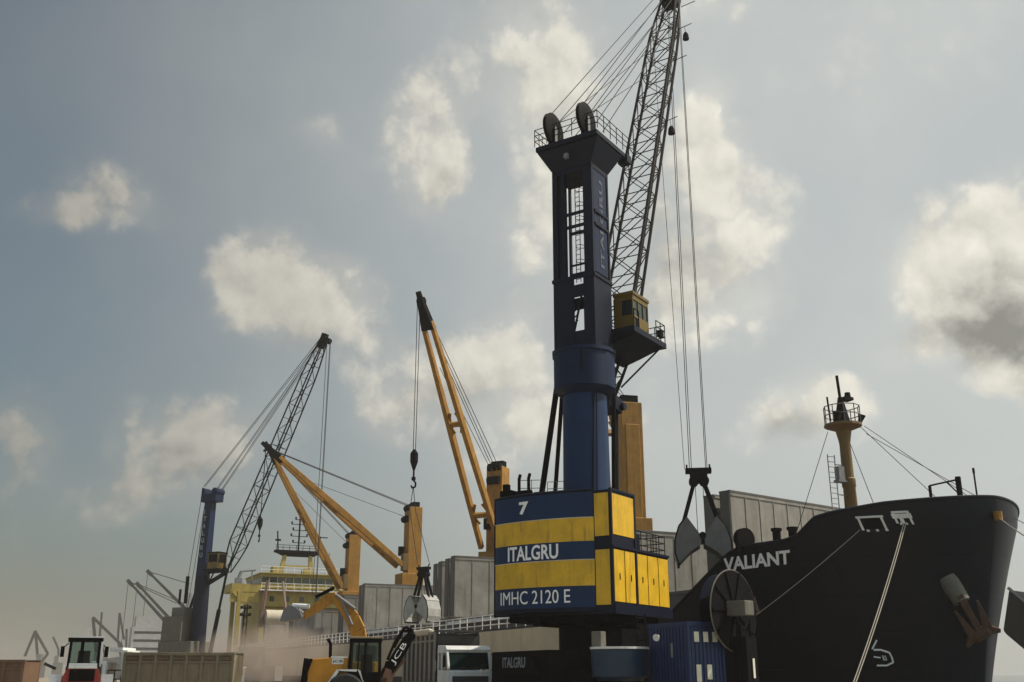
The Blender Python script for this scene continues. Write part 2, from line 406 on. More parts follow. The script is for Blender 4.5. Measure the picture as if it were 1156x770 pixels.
t.tube((-.85, -.9, 22.7), (-.85, -.9, 30), .05); t.tube((-.85, -.6, 22.7), (-.85, -.6, 30), .09)
for z in (25.7, 26.5): t.b2((-.42, -.98, z), (.72, -.86, z + .16)); t.b2((1.29, -.75, z), (1.36, .75, z + .14))
t.b2((-1.16, .86, 26.2), (.2, .98, 26.36)); t.b2((-1.16, .86, 23.6), (.2, .95, 23.75)); t.b2((-1.16, .86, 24.2), (.2, .95, 24.3))
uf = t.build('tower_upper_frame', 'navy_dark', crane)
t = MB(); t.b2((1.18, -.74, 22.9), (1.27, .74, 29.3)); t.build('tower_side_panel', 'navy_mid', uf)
t = MB()
for x in (-.3, -.02): t.tube((x, -.1, 22.7), (x, -.1, 30), .025, 5)
for i in range(24): t.tube((-.3, -.1, 22.9 + i * .3), (-.02, -.1, 22.9 + i * .3), .02, 4)
for i in range(8): t.path([(-.3, -.1, 23.2 + i * .9), (-.45, .25, 23.2 + i * .9), (-.15, .5, 23.2 + i * .9), (.12, .25, 23.2 + i * .9), (-.02, -.1, 23.2 + i * .9)], .02, 4)
t.build('tower_ladder', 'black', crane)
text('tower_lettering', 'ITALGRU', flat((1.275, .3, 23.3), (0, 0, 1), (0, -1, 0), 5.4, .42), 'lettertower', uf, .02)
# top platform
t = MB()
t.prism([(-1.3, -1.0, 29.2), (1.3, -1.0, 29.2), (1.3, 1.0, 29.2), (-1.3, 1.0, 29.2)], (0, 0, .3))
a = [(-1.3, -1.02, 29.5), (1.3, -1.02, 29.5), (1.3, 1.05, 29.5), (-1.3, 1.05, 29.5)]; b = [(-2.0, -1.5, 30.75), (2.0, -1.5, 30.75), (2.0, 1.6, 30.75), (-2.0, 1.6, 30.75)]
t.add(a + b, [(3, 2, 1, 0), (4, 5, 6, 7), (0, 1, 5, 4), (1, 2, 6, 5), (2, 3, 7, 6), (3, 0, 4, 7)])
t.b2((-2.05, -1.6, 30.8), (2.05, 1.9, 31.1)); t.b2((1.5, 1.95, 30.55), (2.15, 2.5, 31.1))
plat = t.build('top_platform', 'navy_dark', crane, bevel=.03)
t = MB(); t.rail([(-2.1, -1.1, 31.15), (-2.1, -1.6, 31.15), (2.1, -1.6, 31.15), (2.1, 2.3, 31.15)], 1.1, .025, 3, .85); t.rail([(-2.1, -1.6, 31.15), (-2.1, 1.8, 31.15)], 1.1, .025, 3, .9); t.build('platform_railing', 'black', plat)
t = MB(); t.b2((-.1, -1.68, 29.8), (.15, -1.5, 30.1)); t.build('floodlight', 'greysteel', plat)
for x in (-1.05, 1.15):
    t = MB(); t.lathe((x - .13, -1.2, 32.15), (x + .13, -1.2, 32.15), [(0, .5), (.02, .97), (.12, 1.03), (.2, .9), (.8, .9), (.88, 1.03), (.98, .97), (1, .5)], 26)
    t.b2((x - .24, -1.4, 31.15), (x - .16, -1.0, 32.3)); t.b2((x + .16, -1.4, 31.15), (x + .24, -1.0, 32.3)); t.tube((x - .28, -1.2, 32.15), (x + .28, -1.2, 32.15), .1)
    sh = t.build('rope_sheave', 'black', plat, True)
    t = MB(); t.b2((x + .245, -1.45, 31.2), (x + .28, -1.2, 32.2)); t.build('sheave_plate', 'greysteel', sh)
# boom
BF, BT = V((-.55, 2.8, 16.0)), V((0, 15.0, 51.2))
t = MB(); lattice(t, BF, BT, [(0, .9, .5), (.12, 2.5, .95), (.86, 2.0, .85), (1, 1.0, .6)], 16, .10, .036, (1, 0, 0), False, 'x')
boom = t.build('boom', 'boomsteel', crane)
t = MB(); t.beam(BF.lerp(BT, .97) + V((0, 0, 0)), BT + V((0, .25, .7)), 1.2, 1.1); t.lathe(BT + V((-.6, -.5, .2)), BT + V((.6, -.5, .2)), [(0, .55), (1, .55)], 14); t.lathe(BT + V((-.5, .3, .4)), BT + V((.5, .3, .4)), [(0, .5), (1, .5)], 14); t.build('boom_head', 'black', boom)
t = MB(); t.beam((.62, 3.9, 19.5), (.88, 14.0, 48.6), .16, .1); t.build('boom_walkway', 'boomsteel', boom)
for k, z in ((.62, 0), (.79, 0), (.885, 1), (.955, 0)):
    c = BF.lerp(BT, k) + V((.85, .3, 0))
    t = MB(); t.tube(c, c + V((1.0, .35, .35)), .03, 5)
    if k in (.62, .885) :
        d = c + V((.55, .2, -.1)); t.tube(c + V((.5, .2, .15)), d + V((0, 0, -.25)), .02, 4); t.lathe(d + V((0, 0, -.25)), d + V((0, 0, -.85)), [(0, .1), (.3, .2), (1, .24)], 8)
    t.build('boom_light', 'black', boom)
t = MB()
for x, (dx) in ((-1.05, -.45), (1.15, .45)):
    for j in range(4):
        y = (j - 1.5) * .1
        rope(t, (x + y, -1.3 + j * .62, 33.1 - .32 * j), BT + V((dx + y * .6, -.55 - .1 * j, .3 - 1.1 * j)), .028)
rope(t, (1.15, -.6, 32.9), BT + V((.3, -.6, -6.)), .022); rope(t, (-1.05, -.6, 32.9), BT + V((-.3, -.6, -4.)), .022)
t.build('luffing_rope', 'rope', boom)
GZ = 14.3
GP = V((0, 15.0, GZ))
t = MB()
for x, y in ((-.62, .0), (-.5, .05), (.5, .05), (.62, 0)): rope(t, (x * .8, 15.0 + y + .3, 51.3), (x, 15.0 + y, GZ + .1), .026)
rope(t, (-.9, 13.2, 47), (-.95, 14.95, GZ + .2), .02)
t.build('hoist_rope', 'rope', boom)
# operator cab
t = MB(); t.b2((1.05, 1.75, 19.95), (2.25, 3.7, 20.9)); 
for x in (1.05, 2.17):
    for y in (1.75, 2.4, 3.05, 3.62): t.b2((x, y, 20.9), (x + .08, y + .08, 22.1))
t.b2((1.05, 1.78, 20.9), (1.5, 1.86, 22.1)); t.b2((1.0, 1.7, 22.1), (2.3, 3.78, 22.3)); t.b2((1.05, 1.76, 21.8), (2.24, 3.69, 22.1))
cab = t.build('operator_cab', 'cabyellow', crane, bevel=.02)
t = MB(); t.b2((1.12, 1.83, 20.92), (2.19, 3.62, 21.78)); t.build('cab_window', 'glassteal', cab)
t = MB(); t.b2((2.262, 2.0, 20.1), (2.29, 2.35, 20.75)); t.b2((1.04, 1.74, 19.97), (1.02, 3.7, 22.0)); t.build('cab_panel', 'black', cab)
t = MB(); t.prism([(.2, .9, 18.7), (1.3, .9, 19.0), (2.6, 1.3, 19.6), (2.6, 1.3, 19.9), (.2, .9, 19.9)], (0, 3.4, 0)); t.b2((1.3, .9, 19.6), (2.7, 5.0, 19.92)); t.beam((.6, 3.2, 17.2), (2.5, 4.6, 19.6), .1, .1)
cp = t.build('cab_platform', 'navy_dark', crane)
t = MB(); t.rail([(2.65, 3.8, 19.92), (2.65, 4.95, 19.92), (1.4, 4.95, 19.92)], 1.1, .03, 3, .55); t.b2((2.45, 4.3, 20.2), (2.7, 4.7, 20.6)); t.build('cab_railing', 'black', cp)
t = MB(); t.rail([(2.65, 1.0, 19.92), (2.65, 1.6, 19.92)], 1.0, .03, 2, .5); t.build('cab_railing', 'black', cp)
t = MB(); t.tube((-1.6, -.2, 17.0), (-2.55, -.6, 10.3), .16, 10); t.tube((-1.5, .2, 17.0), (-2.4, .6, 10.3), .12, 8); t.build('tower_stay', 'black', crane)
t = MB(); t.tube((1.15, 1.3, 17.2), (1.05, 1.05, 10.3), .1, 8); t.tube((.4, 2.4, 10.3), (.3, 2.9, 16.2), .2, 10); t.path([(.8, 1.6, 16.6), (.9, 1.7, 14.5), (1.0, 1.5, 13.0)], .06); t.build('luffing_cylinder', 'black', crane)
t = MB(); t.beam((0, 1.2, 16.4), (0, 3.1, 16.0), 1.4, .8); t.tube((-.9, 3.0, 16.0), (.9, 3.0, 16.0), .22, 10); t.b2((-1.0, .9, 15.6), (1.0, 1.5, 17.0)); t.build('boom_foot_bracket', 'navy_dark', crane)
# undercarriage (aligned with the quay)
QD = V((.422, -.906, 0)); QN = V((-.906, -.422, 0))           # along the quay towards us, and landwards
def cq(a, n, z): return cl(CR + QD * a + QN * n + V((0, 0, z)))
qa = cl(CR + QD) ; QR = math.atan2(qa.y, qa.x)
def qbox(mb, a0, a1, n0, n1, z0, z1):
    c = cq((a0 + a1) / 2, (n0 + n1) / 2, (z0 + z1) / 2); return mb.box(c, (a1 - a0, n1 - n0, z1 - z0), QR)
t = MB(); t.lathe((0, 0, 2.2), (0, 0, 4.2), [(0, 1.9), (.3, 1.6), (.85, 1.6), (.9, 1.85), (1, 1.85)], 24); t.build('slewing_column', 'black', crane, True)
t = MB(); qbox(t, -6, 5.2, -2.0, 2.0, 1.3, 2.3); qbox(t, -6.5, -4.5, -4.6, 2.6, 1.0, 1.9); qbox(t, 2.6, 4.4, -4.6, 2.7, 1.0, 1.9); qbox(t, -4.2, 2.4, 2.02, 3.6, 1.2, 2.75); qbox(t, -2.6, 1.5, 3.61, 4.0, 1.6, 2.35)
ch = t.build('chassis', 'black', crane, bevel=.03)
o = cq(-1.9, 4.01, 1.95); 
text('chassis_lettering', 'ITALGRU', flat(o, qa, (0, 0, 1), 2.6, .5), 'letterdim', ch, .02)
for a in (-3.5, -2.0, -.5, 1.0):
    for n in (-2.6, 2.6):
        wheel('wheel', cq(a, n, .75), .75, .6, cq(0, 1, 0) - cq(0, 0, 0), ch)
t = MB()
for a in (-5.5, 3.5):
    for n in (-4.2, 2.4): t = MB(); t.lathe(cq(a, n, .12), cq(a, n, 1.2), [(0, .7), (.1, .7), (.12, .3), (1, .3)], 12); t.build('outrigger_pad', 'black', ch)
# blue tank on the chassis
tc = cl(W(700, 748, 49.0)); tc.z = 0
t = MB(); t.lathe((tc.x, tc.y, 1.35), (tc.x, tc.y, 2.72), [(0, 1.0), (.15, 1.3), (.97, 1.32), (1, 1.32)], 28)
tk = t.build('ballast_tank', 'tank', crane, True)
t = MB(); t.lathe((tc.x, tc.y, 2.74), (tc.x, tc.y, 2.84), [(0, 1.36), (1, 1.36)], 28); t.build('tank_rim', 'white', tk, True)
c = cl(W(676, 726, 48.9)); t = MB(); t.box((c.x, c.y, 3.15), (.5, .5, .75)); t.build('control_box', 'olive', crane, bevel=.03)
# generator container
c = cl(W(778, 740, 45.6)); c.z = 0                          # its nearest vertical edge
qn = cl(CR + QN)
def gb(mb, a0, a1, n0, n1, z0, z1):
    k = c + qa * (a0 + a1) / 2 - qn * (n0 + n1) / 2; return mb.box((k.x, k.y, (z0 + z1) / 2), (abs(a1 - a0), abs(n1 - n0), z1 - z0), QR)
t = MB(); gb(t, -3.1, 0, 0, 1.75, 1.1, 3.75)
for i in range(12): gb(t, -3.0 + i * .25, -2.88 + i * .25, -.04, -.001, 1.25, 3.6)
for i in range(8): gb(t, .001, .04, .12 + i * .2, .22 + i * .2, 1.25, 3.6)
gen = t.build('generator_container', 'container', crane)
t = MB()
for (a0, a1, n0, n1, z0, z1) in ((-3.13, .06, -.06, .06, 3.66, 3.82), (-.05, .06, -.06, 1.8, 3.66, 3.82), (-.07, .065, -.065, .07, 1.05, 3.66), (-.07, .065, 1.68, 1.81, 1.05, 3.66), (-3.13, .06, -.06, .06, 1.0, 1.14)): gb(t, a0, a1, n0, n1, z0, z1)
t.build('container_frame', 'container', gen)
for n, z0, z1 in ((.26, 2.98, 3.4), (.74, 2.98, 3.4), (1.22, 2.98, 3.4), (.3, 1.35, 2.05), (.85, 1.45, 2.05)):
    t = MB(); gb(t, .042, .075, n, n + .24, z0, z1); t.build('louvre_window', 'screen', gen)
t = MB(); gb(t, -1.3, -1.15, -.06, -.042, 2.35, 2.95); t.build('warning_plate', 'greysteel', gen)
g = MB(); k0 = c - qa * 3.25 
for dn in (0., .45): 
    p = k0 + qn * (.1 + dn); g.tube((p.x, p.y, .6), (p.x, p.y, 4.3), .04, 6)
for i in range(11): 
    p = k0 + qn * .1; r_ = k0 + qn * .55; g.tube((p.x, p.y, .8 + i * .33), (r_.x, r_.y, .8 + i * .33), .025, 5)
g.build('access_ladder', 'black', crane)
g = MB(); p = cl(W(742, 720, 46.8)); g.lathe(p + V((0, -.12, 0)), p + V((0, .1, .05)), [(0, .16), (1, .08)], 10); g.build('work_lamp', 'white', crane, True)
# cable reel
c = cl(W(828, 689, 46.6)); nx = cl(CR + V((.70, -.71, 0)))   # its axis
nx = nx.normalized()
t = MB(); t.lathe(c - nx * .05, c + nx * .05, [(0, 1.72), (1, 1.72)], 48); 
for i in range(10):
    g_ = 2 * PI * i / 10; d = nx.cross(V((0, 0, 1))).normalized() * math.cos(g_) + V((0, 0, 1)) * math.sin(g_)
    t.beam(c + nx * .09 + d * .25, c + nx * .09 + d * 1.7, .09, .07, nx)
reel = t.build('cable_reel', 'black', crane)
t = MB(); ring = [c + nx.cross(V((0, 0, 1))).normalized() * math.cos(2 * PI * i / 48) * 1.74 + V((0, 0, 1)) * math.sin(2 * PI * i / 48) * 1.74 for i in range(49)]
t.path(ring, .034, 6); t.build('reel_rim', 'olive', reel)
t = MB(); t.lathe(c - nx * .75, c - nx * .06, [(0, .95), (.1, 1.6), (.15, .8), (.85, .8), (.9, 1.6), (1, 1.6)], 32); t.build('reel_drum', 'navy_dark', reel, True)
hx = nx.cross(V((0, 0, 1))).normalized()
side = hx if hx.x < 0 else -hx
t = MB(); k = c + nx * .55 + side * .3; t.box(k + V((0, 0, .05)), (.95, .7, .62), math.atan2(nx.y, nx.x)); t.tube(c + nx * .06, c + nx * .9, .16); t.build('reel_motor', 'olive', reel, bevel=.03)
t = MB(); k = c + nx * .45; t.box((k.x, k.y, 1.75), (.7, .8, 2.9), math.atan2(nx.y, nx.x)); 
for s_ in (-1, 1): t.tube((k + side * .5 * s_).xy.to_3d() + V((0, 0, .1)), (k + side * .5 * s_).xy.to_3d() + V((0, 0, c.z - .4)), .05)
t.path([k + side * .4 + V((0, 0, -.5)), k + side * .2 + V((0, 0, -.78)), k - side * .1 + V((0, 0, -.8)), k - side * .4 + V((0, 0, -.5))], .05)
t.build('reel_stand', 'black', crane)
t = MB(); k = c + nx * .85; t.box((k.x, k.y, 1.9), (.03, .14, .8), math.atan2(nx.y, nx.x)); t.build('reel_label', 'screen', crane)

# ------------------------------------------------------------ clamshell grabs
def grab(name, label, loc, rz, m1, s=1., openg=.5, group=None):
    g = thing(name, label, 'grab', loc, rz, group)      # origin: the head block
    t = MB(); t.b2((-.75 * s, -.3 * s, -.12 * s), (.75 * s, .3 * s, .16 * s)); t.b2((-.5 * s, -.35 * s, -.7 * s), (.5 * s, .35 * s, -.12 * s)); t.lathe(V((-.3, -.42, -.6)) * s, V((-.3, .42, -.6)) * s, [(0, .28 * s), (1, .28 * s)], 12); t.lathe(V((.3, -.42, -.6)) * s, V((.3, .42, -.6)) * s, [(0, .28 * s), (1, .28 * s)], 12)
    for x in (-.66, .66): t.b2(V((x - .05, -.05, .16)) * s, V((x + .05, .05, .4)) * s)
    t.build('head_block', 'black', g, bevel=.02)
    for sx in (-1, 1):
        for sy in (-1, 1):
            t = MB(); t.beam(V((sx * .3, sy * .2, -.7)) * s, V((sx * 1.0, sy * .3, -2.95)) * s, .22 * s, .2 * s); t.build('arm', 'black', g)
    for sx in (-1, 1):
        # bucket half: side plates and a curved back
        prof = [(.1, -3.85), (.1, -4.35), (.75, -4.75), (1.4, -5.4), (1.58, -4.8), (1.56, -4.1), (1.3, -3.3), (.85, -2.75)]
        pr = [V((sx * x, 0, z)) * s for x, z in prof]
        t = MB()
        for sy in (-1, 1): t.prism([p + V((0, sy * 1.05 * s, 0)) for p in pr], (0, .06 * s * sy, 0))
        for a, b in zip(pr[3:-1], pr[4:]): t.add([a + V((0, -1.05 * s, 0)), b + V((0, -1.05 * s, 0)), b + V((0, 1.05 * s, 0)), a + V((0, 1.05 * s, 0))], [(0, 1, 2, 3)])
        sh = t.build('bucket_shell', m1, g)
        so = sh.modifiers.new('t', 'SOLIDIFY'); so.thickness = .05 * s
        t = MB()
        for sy in (-1, 1): t.path([p + V((0, sy * 1.08 * s, 0)) for p in pr[3:]], .055 * s, 5)
        t.tube(pr[3] + V((0, -1.08 * s, 0)), pr[3] + V((0, 1.08 * s, 0)), .08 * s, 6)
        t.build('shell_edge', 'black', sh)
    t = MB(); t.b2((-.32 * s, -.4 * s, -4.2 * s), (.32 * s, .4 * s, -3.65 * s)); t.lathe(V((0, -1.15, -3.85)) * s, V((0, 1.15, -3.85)) * s, [(0, .2 * s), (1, .2 * s)], 10); t.build('lower_block', 'black', g, bevel=.02)
    t = MB()
    for x in (-.22, .22): rope(t, V((x, 0, -.7)) * s, V((x, 0, -3.6)) * s, .022)
    t.build('closing_rope', 'rope', g)
    return g
gw = CR + EY * 15.0
grab('clamshell_grab', 'dark open clamshell grab hanging on the tall crane beside the ship bow', (gw.x, gw.y, GZ), R(-8), 'grab', 1.12, group='clamshell grabs')
# ------------------------------------------------------------ the bulk carrier alongside
# ship frame: X forward, Y to port, origin on the centre line under the foremost deck crane, z = 0 at quay level
SO = V((10.2, 88, 0)); SF = V((.422, -.906, 0)).normalized(); SP = V((-SF.y, SF.x, 0))
SRZ = math.atan2(SF.y, SF.x)
def sl(p):
    d = V(p) - SO; return V((d.dot(SF), d.dot(SP), d.z))
ship = thing('bulk_carrier', 'long black hulled cargo ship with grey hatch covers and yellow deck cranes', 'ship', SO, SRZ)
HBM = 12.5
def hw(z): return max(0, min(1, (z + 3) / 13)) ** 1.3
def L0(z): return 8 + 7 * hw(z)
def S1(z): return 33.9 + 3.0 * hw(z)
def hx_(x, z):
    w = hw(z); n = 1.7 + .3 * w; m = 1.25 + .31 * w
    return HBM * max(0, 1 - x ** n) ** (1 / m)
def hs(s, z):
    if s <= L0(z): return HBM
    if s >= S1(z): return 0
    return hx_((s - L0(z)) / (S1(z) - L0(z)), z)
SH = [(-140, 5.4), (-118, 5.2), (-60, 5.0), (20.8, 5.0), (21.6, 5.15), (26.4, 8.35), (27.2, 8.6), (29.4, 8.75), (30.1, 8.95), (31.2, 9.85), (32.0, 10.05), (34, 10.4), (38, 10.75)]
def sheer(s):
    for (a, za), (b, zb) in zip(SH[:-1], SH[1:]):
        if s <= b:
            return za + (zb - za) * (s - a) / (b - a)
    return SH[-1][1]
# columns
cols = [(-132 + 140 * i / 40, None) for i in range(40)]
NX = 150
for i in range(NX + 1): cols.append((None, 1 - (1 - i / NX) ** 1.6))
NZ = 16
grid = []
for s0, x in cols:
    if x is None: top = sheer(s0); f = lambda z: s0
    else:
        f = lambda z: L0(z) + x * (S1(z) - L0(z))
        lo, hi = -3, 11
        for _ in range(40):
            mid = (lo + hi) / 2
            if mid < sheer(f(mid)): lo = mid
            else: hi = mid
        top = lo
    row = []
    for k in range(NZ + 1):
        z = -3.2 + (top + 3.2) * k / NZ
        if x is None: row.append((s0, HBM if s0 > -122 else HBM * (1 - ((-122 - s0) / 14) ** 2 * (.8 - .5 * k / NZ)), z))
        else: row.append((f(z), hx_(x, z), z))
    grid.append(row)
nc = len(grid)
vs = [(s, -b, z) for row in grid for s, b, z in row] + [(s, b, z) for row in grid for s, b, z in row]
off = nc * (NZ + 1)
fs = []; 
hull = MB()
for o_ in (0, off):
    for i in range(nc - 1):
        for k in range(NZ):
            fs.append((o_ + i * (NZ + 1) + k, o_ + (i + 1) * (NZ + 1) + k, o_ + (i + 1) * (NZ + 1) + k + 1, o_ + i * (NZ + 1) + k + 1))
fs.append(tuple(range(NZ + 1)) + tuple(off + k for k in range(NZ, -1, -1)))
hull.add(vs, fs)
ho = hull.build('hull', 'hull', ship, True)
d = MB()
dk = [(s0[NZ][0], s0[NZ][1] - .25, s0[NZ][2]) for s0 in grid if s0[NZ][0] < 20.5]
d.add([(a, -b, 4.85) for a, b, c_ in dk] + [(a, b, 4.85) for a, b, c_ in dk[::-1]], [tuple(range(2 * len(dk)))])
fk = [(s0[NZ][0], max(0, hs(s0[NZ][0], 8.4) - .25)) for s0 in grid if s0[NZ][0] > 27.0]
d.add([(a, -b, 8.4) for a, b in fk] + [(a, b, 8.4) for a, b in fk[::-1]], [tuple(range(2 * len(fk)))])
d.b2((26.9, -8.6, 4.9), (27.0, 8.6, 8.4))
d.build('deck', 'mauve', ship)
def tops(sg, s0, s1, dz=0., inset=0.):
    return [V((r[NZ][0], sg * max(0, r[NZ][1] - inset), r[NZ][2] + dz)) for r in grid if s0 <= r[NZ][0] <= s1]
t = MB(); t.path(tops(-1, 18, 50), .09, 6); t.path(tops(1, 18, 50), .09, 6); t.build('bulwark_rail', 'hull', ship)
# pale cream strake of the midship side
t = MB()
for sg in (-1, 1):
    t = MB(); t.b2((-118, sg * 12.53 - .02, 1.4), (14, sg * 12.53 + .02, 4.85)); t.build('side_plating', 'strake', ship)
t = MB(); 
for sg in (-1, 1): t.rail([(-112, sg * 12.4, 4.95), (16, sg * 12.4, 4.95)], 1.15, .045, 3, 1.6)
t.build('deck_railing', 'white', ship)
t = MB(); t.rail([(12, -12.2, 4.95), (20.5, -12.2, 4.95)], 1.3, .07, 1, 1.5)
for s0 in (26.6, 28.2):
    pass
t.build('gangway_rail', 'white', ship)
def hp(s, z, off=0.):
    """point on the starboard shell pushed out by off, with its frame"""
    p = V((s, -hs(s, z), z)); a = (V((s + .05, -hs(s + .05, z), z)) - V((s - .05, -hs(s - .05, z), z))).normalized()
    b = (V((s, -hs(s, z + .05), z + .05)) - V((s, -hs(s, z - .05), z - .05))).normalized()
    n = a.cross(b).normalized()
    if n.y > 0: n = -n
    return p + n * off, a, b, n
def onhull(s0, s1, z0, z1, dz, shear=0.):
    # even letters along the curved shell: arc length parametrised
    ss = [s0 + (s1 - s0) * i / 60 for i in range(61)]
    pts = [hp(s, (z0 + z1) / 2)[0] for s in ss]; L = [0]
    for a, b in zip(pts[:-1], pts[1:]): L.append(L[-1] + (b - a).length)
    def fn(x, y, z):
        tgt = x * L[-1]; i = max(j for j in range(60) if L[j] <= tgt + 1e-9)
        s = ss[i] + (ss[i + 1] - ss[i]) * (tgt - L[i]) / max(1e-9, L[i + 1] - L[i])
        return hp(s + shear * y, z0 + (z1 - z0) * y + dz * x, .03 + .02 * z)[0]
    return fn
text('ship_name_lettering', 'VALIANT', onhull(25.75, 29.35, 7.3, 8.05, .2, .2), 'letter', ship, .03, 2)
# plate seams
# fairleads with white frames on the bulwark
def hbox(mb, s, z, ds, dz, th, off=0.):
    p, a, b, n = hp(s, z, off); mb.box(p, (1, 1, 1), M3=Matrix((a * ds, b * dz, n * th)).transposed())
def sfind(px, z):
    """station where the shell at height z shows at photo column px"""
    lo, hi = 20, 37
    for _ in range(40):
        m_ = (lo + hi) / 2; p = hp(m_, z)[0]; w = SO + SF * p.x + SP * p.y; w.z = z
        dd = w.y * CT + (z - EYE) * ST
        if 578 + 1156 * w.x / dd < px: lo = m_
        else: hi = m_
    return lo
for (pa, pb, z0, z1) in ((969, 1000, 9.02, 9.72), (1011, 1031, 9.3, 9.9)):
    sa, sb = sfind(pa, 9.4), sfind(pb, 9.4); n_ = 6
    t = MB()
    for i in range(n_):
        a = sa + (sb - sa) * (i + .5) / n_; da = (hp(sa + (sb - sa) * (i + 1) / n_, 9.4)[0] - hp(sa + (sb - sa) * i / n_, 9.4)[0]).length
        hbox(t, a, z1, da, .10, .12, .05)
        if i in (1, 3, 5): hbox(t, a, z0, da * .6, .1, .16, .05)
        if i in (0, n_ - 1): hbox(t, a, (z0 + z1) / 2, .12, z1 - z0, .12, .05)
    if pa > 1000:
        hbox(t, (sa + sb) / 2, z1 - .2, 1.0, .26, .1, .05); hbox(t, (sa + sb) / 2 - .05, z1 - .42, .2, .4, .1, .05)
    fr = t.build('fairlead', 'white', ship)
    t = MB()
    for i in range(n_):
        a = sa + (sb - sa) * (i + .5) / n_; da = (hp(sb, 9.4)[0] - hp(sa, 9.4)[0]).length / n_
        hbox(t, a, (z0 + z1) / 2, da, z1 - z0 - .1, .03, .02)
    t.build('fairlead_opening', 'black', fr)
# anchor in its hawse
sA = sfind(1071, 6.4)
p, a, b, n = hp(sA, 6.35)
dn = (a * .42 - V((0, 0, 1)) * .9).normalized(); dn = (dn - n * dn.dot(n)).normalized()
t = MB(); t.lathe(p - n * .3 - dn * .1, p + n * .35 + dn * 1.15, [(0, .52), (.5, .5), (1, .44)], 18); t.build('hawse_pipe', 'olive', ship, True)
k = p + n * .55 + dn * 1.2; cr = k + dn * 1.75; tx = dn.cross(n).normalized()
t = MB(); t.beam(k - dn * .5, cr, .34, .3, n); t.lathe(cr - tx * .55, cr + tx * .55, [(0, .2), (.2, .32), (.8, .32), (1, .2)], 10)
for s_ in (-1, 1):
    t.beam(cr + tx * s_ * .5, cr + tx * s_ * .95 + dn * .25 + n * .1, .45, .3, n, .2, .14)
    t.beam(cr + tx * s_ * .42 + n * .1, cr + tx * s_ * .62 - dn * 1.7 + n * .3, .5, .22, n, .12, .1)
t.build('anchor', 'rust', ship, bevel=.03)
# bulb mark near the waterline
sM = sfind(986, 2.6); sN = sfind(1006, 2.6)
pts = [(sM, 2.1), (sN - .3, 2.1), (sN - .02, 2.25), (sN, 2.5), (sN - .02, 2.75), (sN - .3, 2.9), (sM + .1, 2.9)]
t = MB(); t.path([hp(s, z, .04)[0] for s, z in pts], .05, 5); t.path([hp(sM + .05, 2.95, .04)[0], hp(sM + .35, 3.4, .04)[0]], .05, 5); t.path([hp(sM, 2.55, .04)[0], hp(sM + .25, 2.5, .04)[0]], .04, 5); t.build('bulb_mark', 'letter', ship)
text('bulb_mark_lettering', '8.0', onhull(sM + .32, sN - .2, 2.35, 2.62, 0), 'letter', ship, .01, 0)
# forward mast on the forecastle
mb_ = V((26.2, 0, 8.4))
t = MB(); t.lathe(mb_, mb_ + V((0, 0, 8.0)), [(0, .46), (.55, .38), (.56, .43), (.62, .43), (.63, .36), (.9, .34), (1, .45)], 12)
mast = t.build('foremast', 'mast', ship, True)
t = MB(); t.lathe(mb_ + V((0, 0, 7.4)), mb_ + V((0, 0, 8.5)), [(0, .36), (.62, .5), (.84, 1.1), (.86, 1.18), (1, 1.18)], 12); t.build('crow_nest', 'mast', mast)
t = MB(); ring = [mb_ + V((math.cos(2 * PI * i / 10) * 1.12, math.sin(2 * PI * i / 10) * 1.12, 8.5)) for i in range(11)]
t.rail(ring, 1.15, .035, 2, 1.2); t.build('nest_railing', 'greysteel', mast)
t = MB(); t.lathe(mb_ + V((0, 0, 8.5)), mb_ + V((0, 0, 10.3)), [(0, .55), (1, .16)], 8); t.tube(mb_ + V((0, 0, 10)), mb_ + V((.15, -.25, 11.7)), .10, 8); t.b2(mb_ + V((-.2, .05, 10.1)), mb_ + V((.4, .75, 10.3))); t.lathe(mb_ + V((.1, .55, 10.25)), mb_ + V((.1, .55, 10.65)), [(0, .24), (1, .18)], 8); t.tube(mb_ + V((0, -1.0, 8.6)), mb_ + V((0, -1.1, 10.2)), .06, 6); t.b2(mb_ + V((-.2, -.6, 8.6)), mb_ + V((.3, .2, 9.2))); t.build('mast_top', 'black', mast)
for s_ in (-1, 1): t = MB(); t.lathe(mb_ + V((.5, s_ * .95, 8.6)), mb_ + V((.7, s_ * 1.05, 9.1)), [(0, .12), (1, .24)], 10); t.build('mast_light', 'black', mast)
t = MB()
for x in (-.28, .28): t.tube(mb_ + V((.1, -1.35 + x, 0)), mb_ + V((.1, -1.35 + x, 6.4)), .035, 5)
for i in range(20): t.tube(mb_ + V((.1, -1.63, i * .33)), mb_ + V((.1, -1.07, i * .33)), .025, 4)
for z in (.8, 3.0, 3.9, 5.8): t.tube(mb_ + V((.1, -1.1, z)), mb_ + V((0, -.3, z)), .04, 4)
t.b2(mb_ + V((-.25, -1.0, 4.7)), mb_ + V((.25, -.3, 4.85))); t.b2(mb_ + V((-.2, -.9, 4.85)), mb_ + V((.2, -.4, 5.7)))
t.build('mast_ladder', 'greysteel', mast)
t = MB()
for (a, b) in (((.6, .9, 8.3), (34.8, .5, 9.0)), ((.6, 1.2, 8.4), (36.4, 1.5, 9.3)), ((.6, 1.3, 7.9), (36.6, 2.6, 9.3)), ((0, -1.3, 7.9), (22.8, -4.0, 5.5)), ((0, .4, 7.4), (33.0, -4.2, 9.0))): rope(t, mb_ + V(a), V(b), .022)
t.build('mast_stay', 'rope', mast)
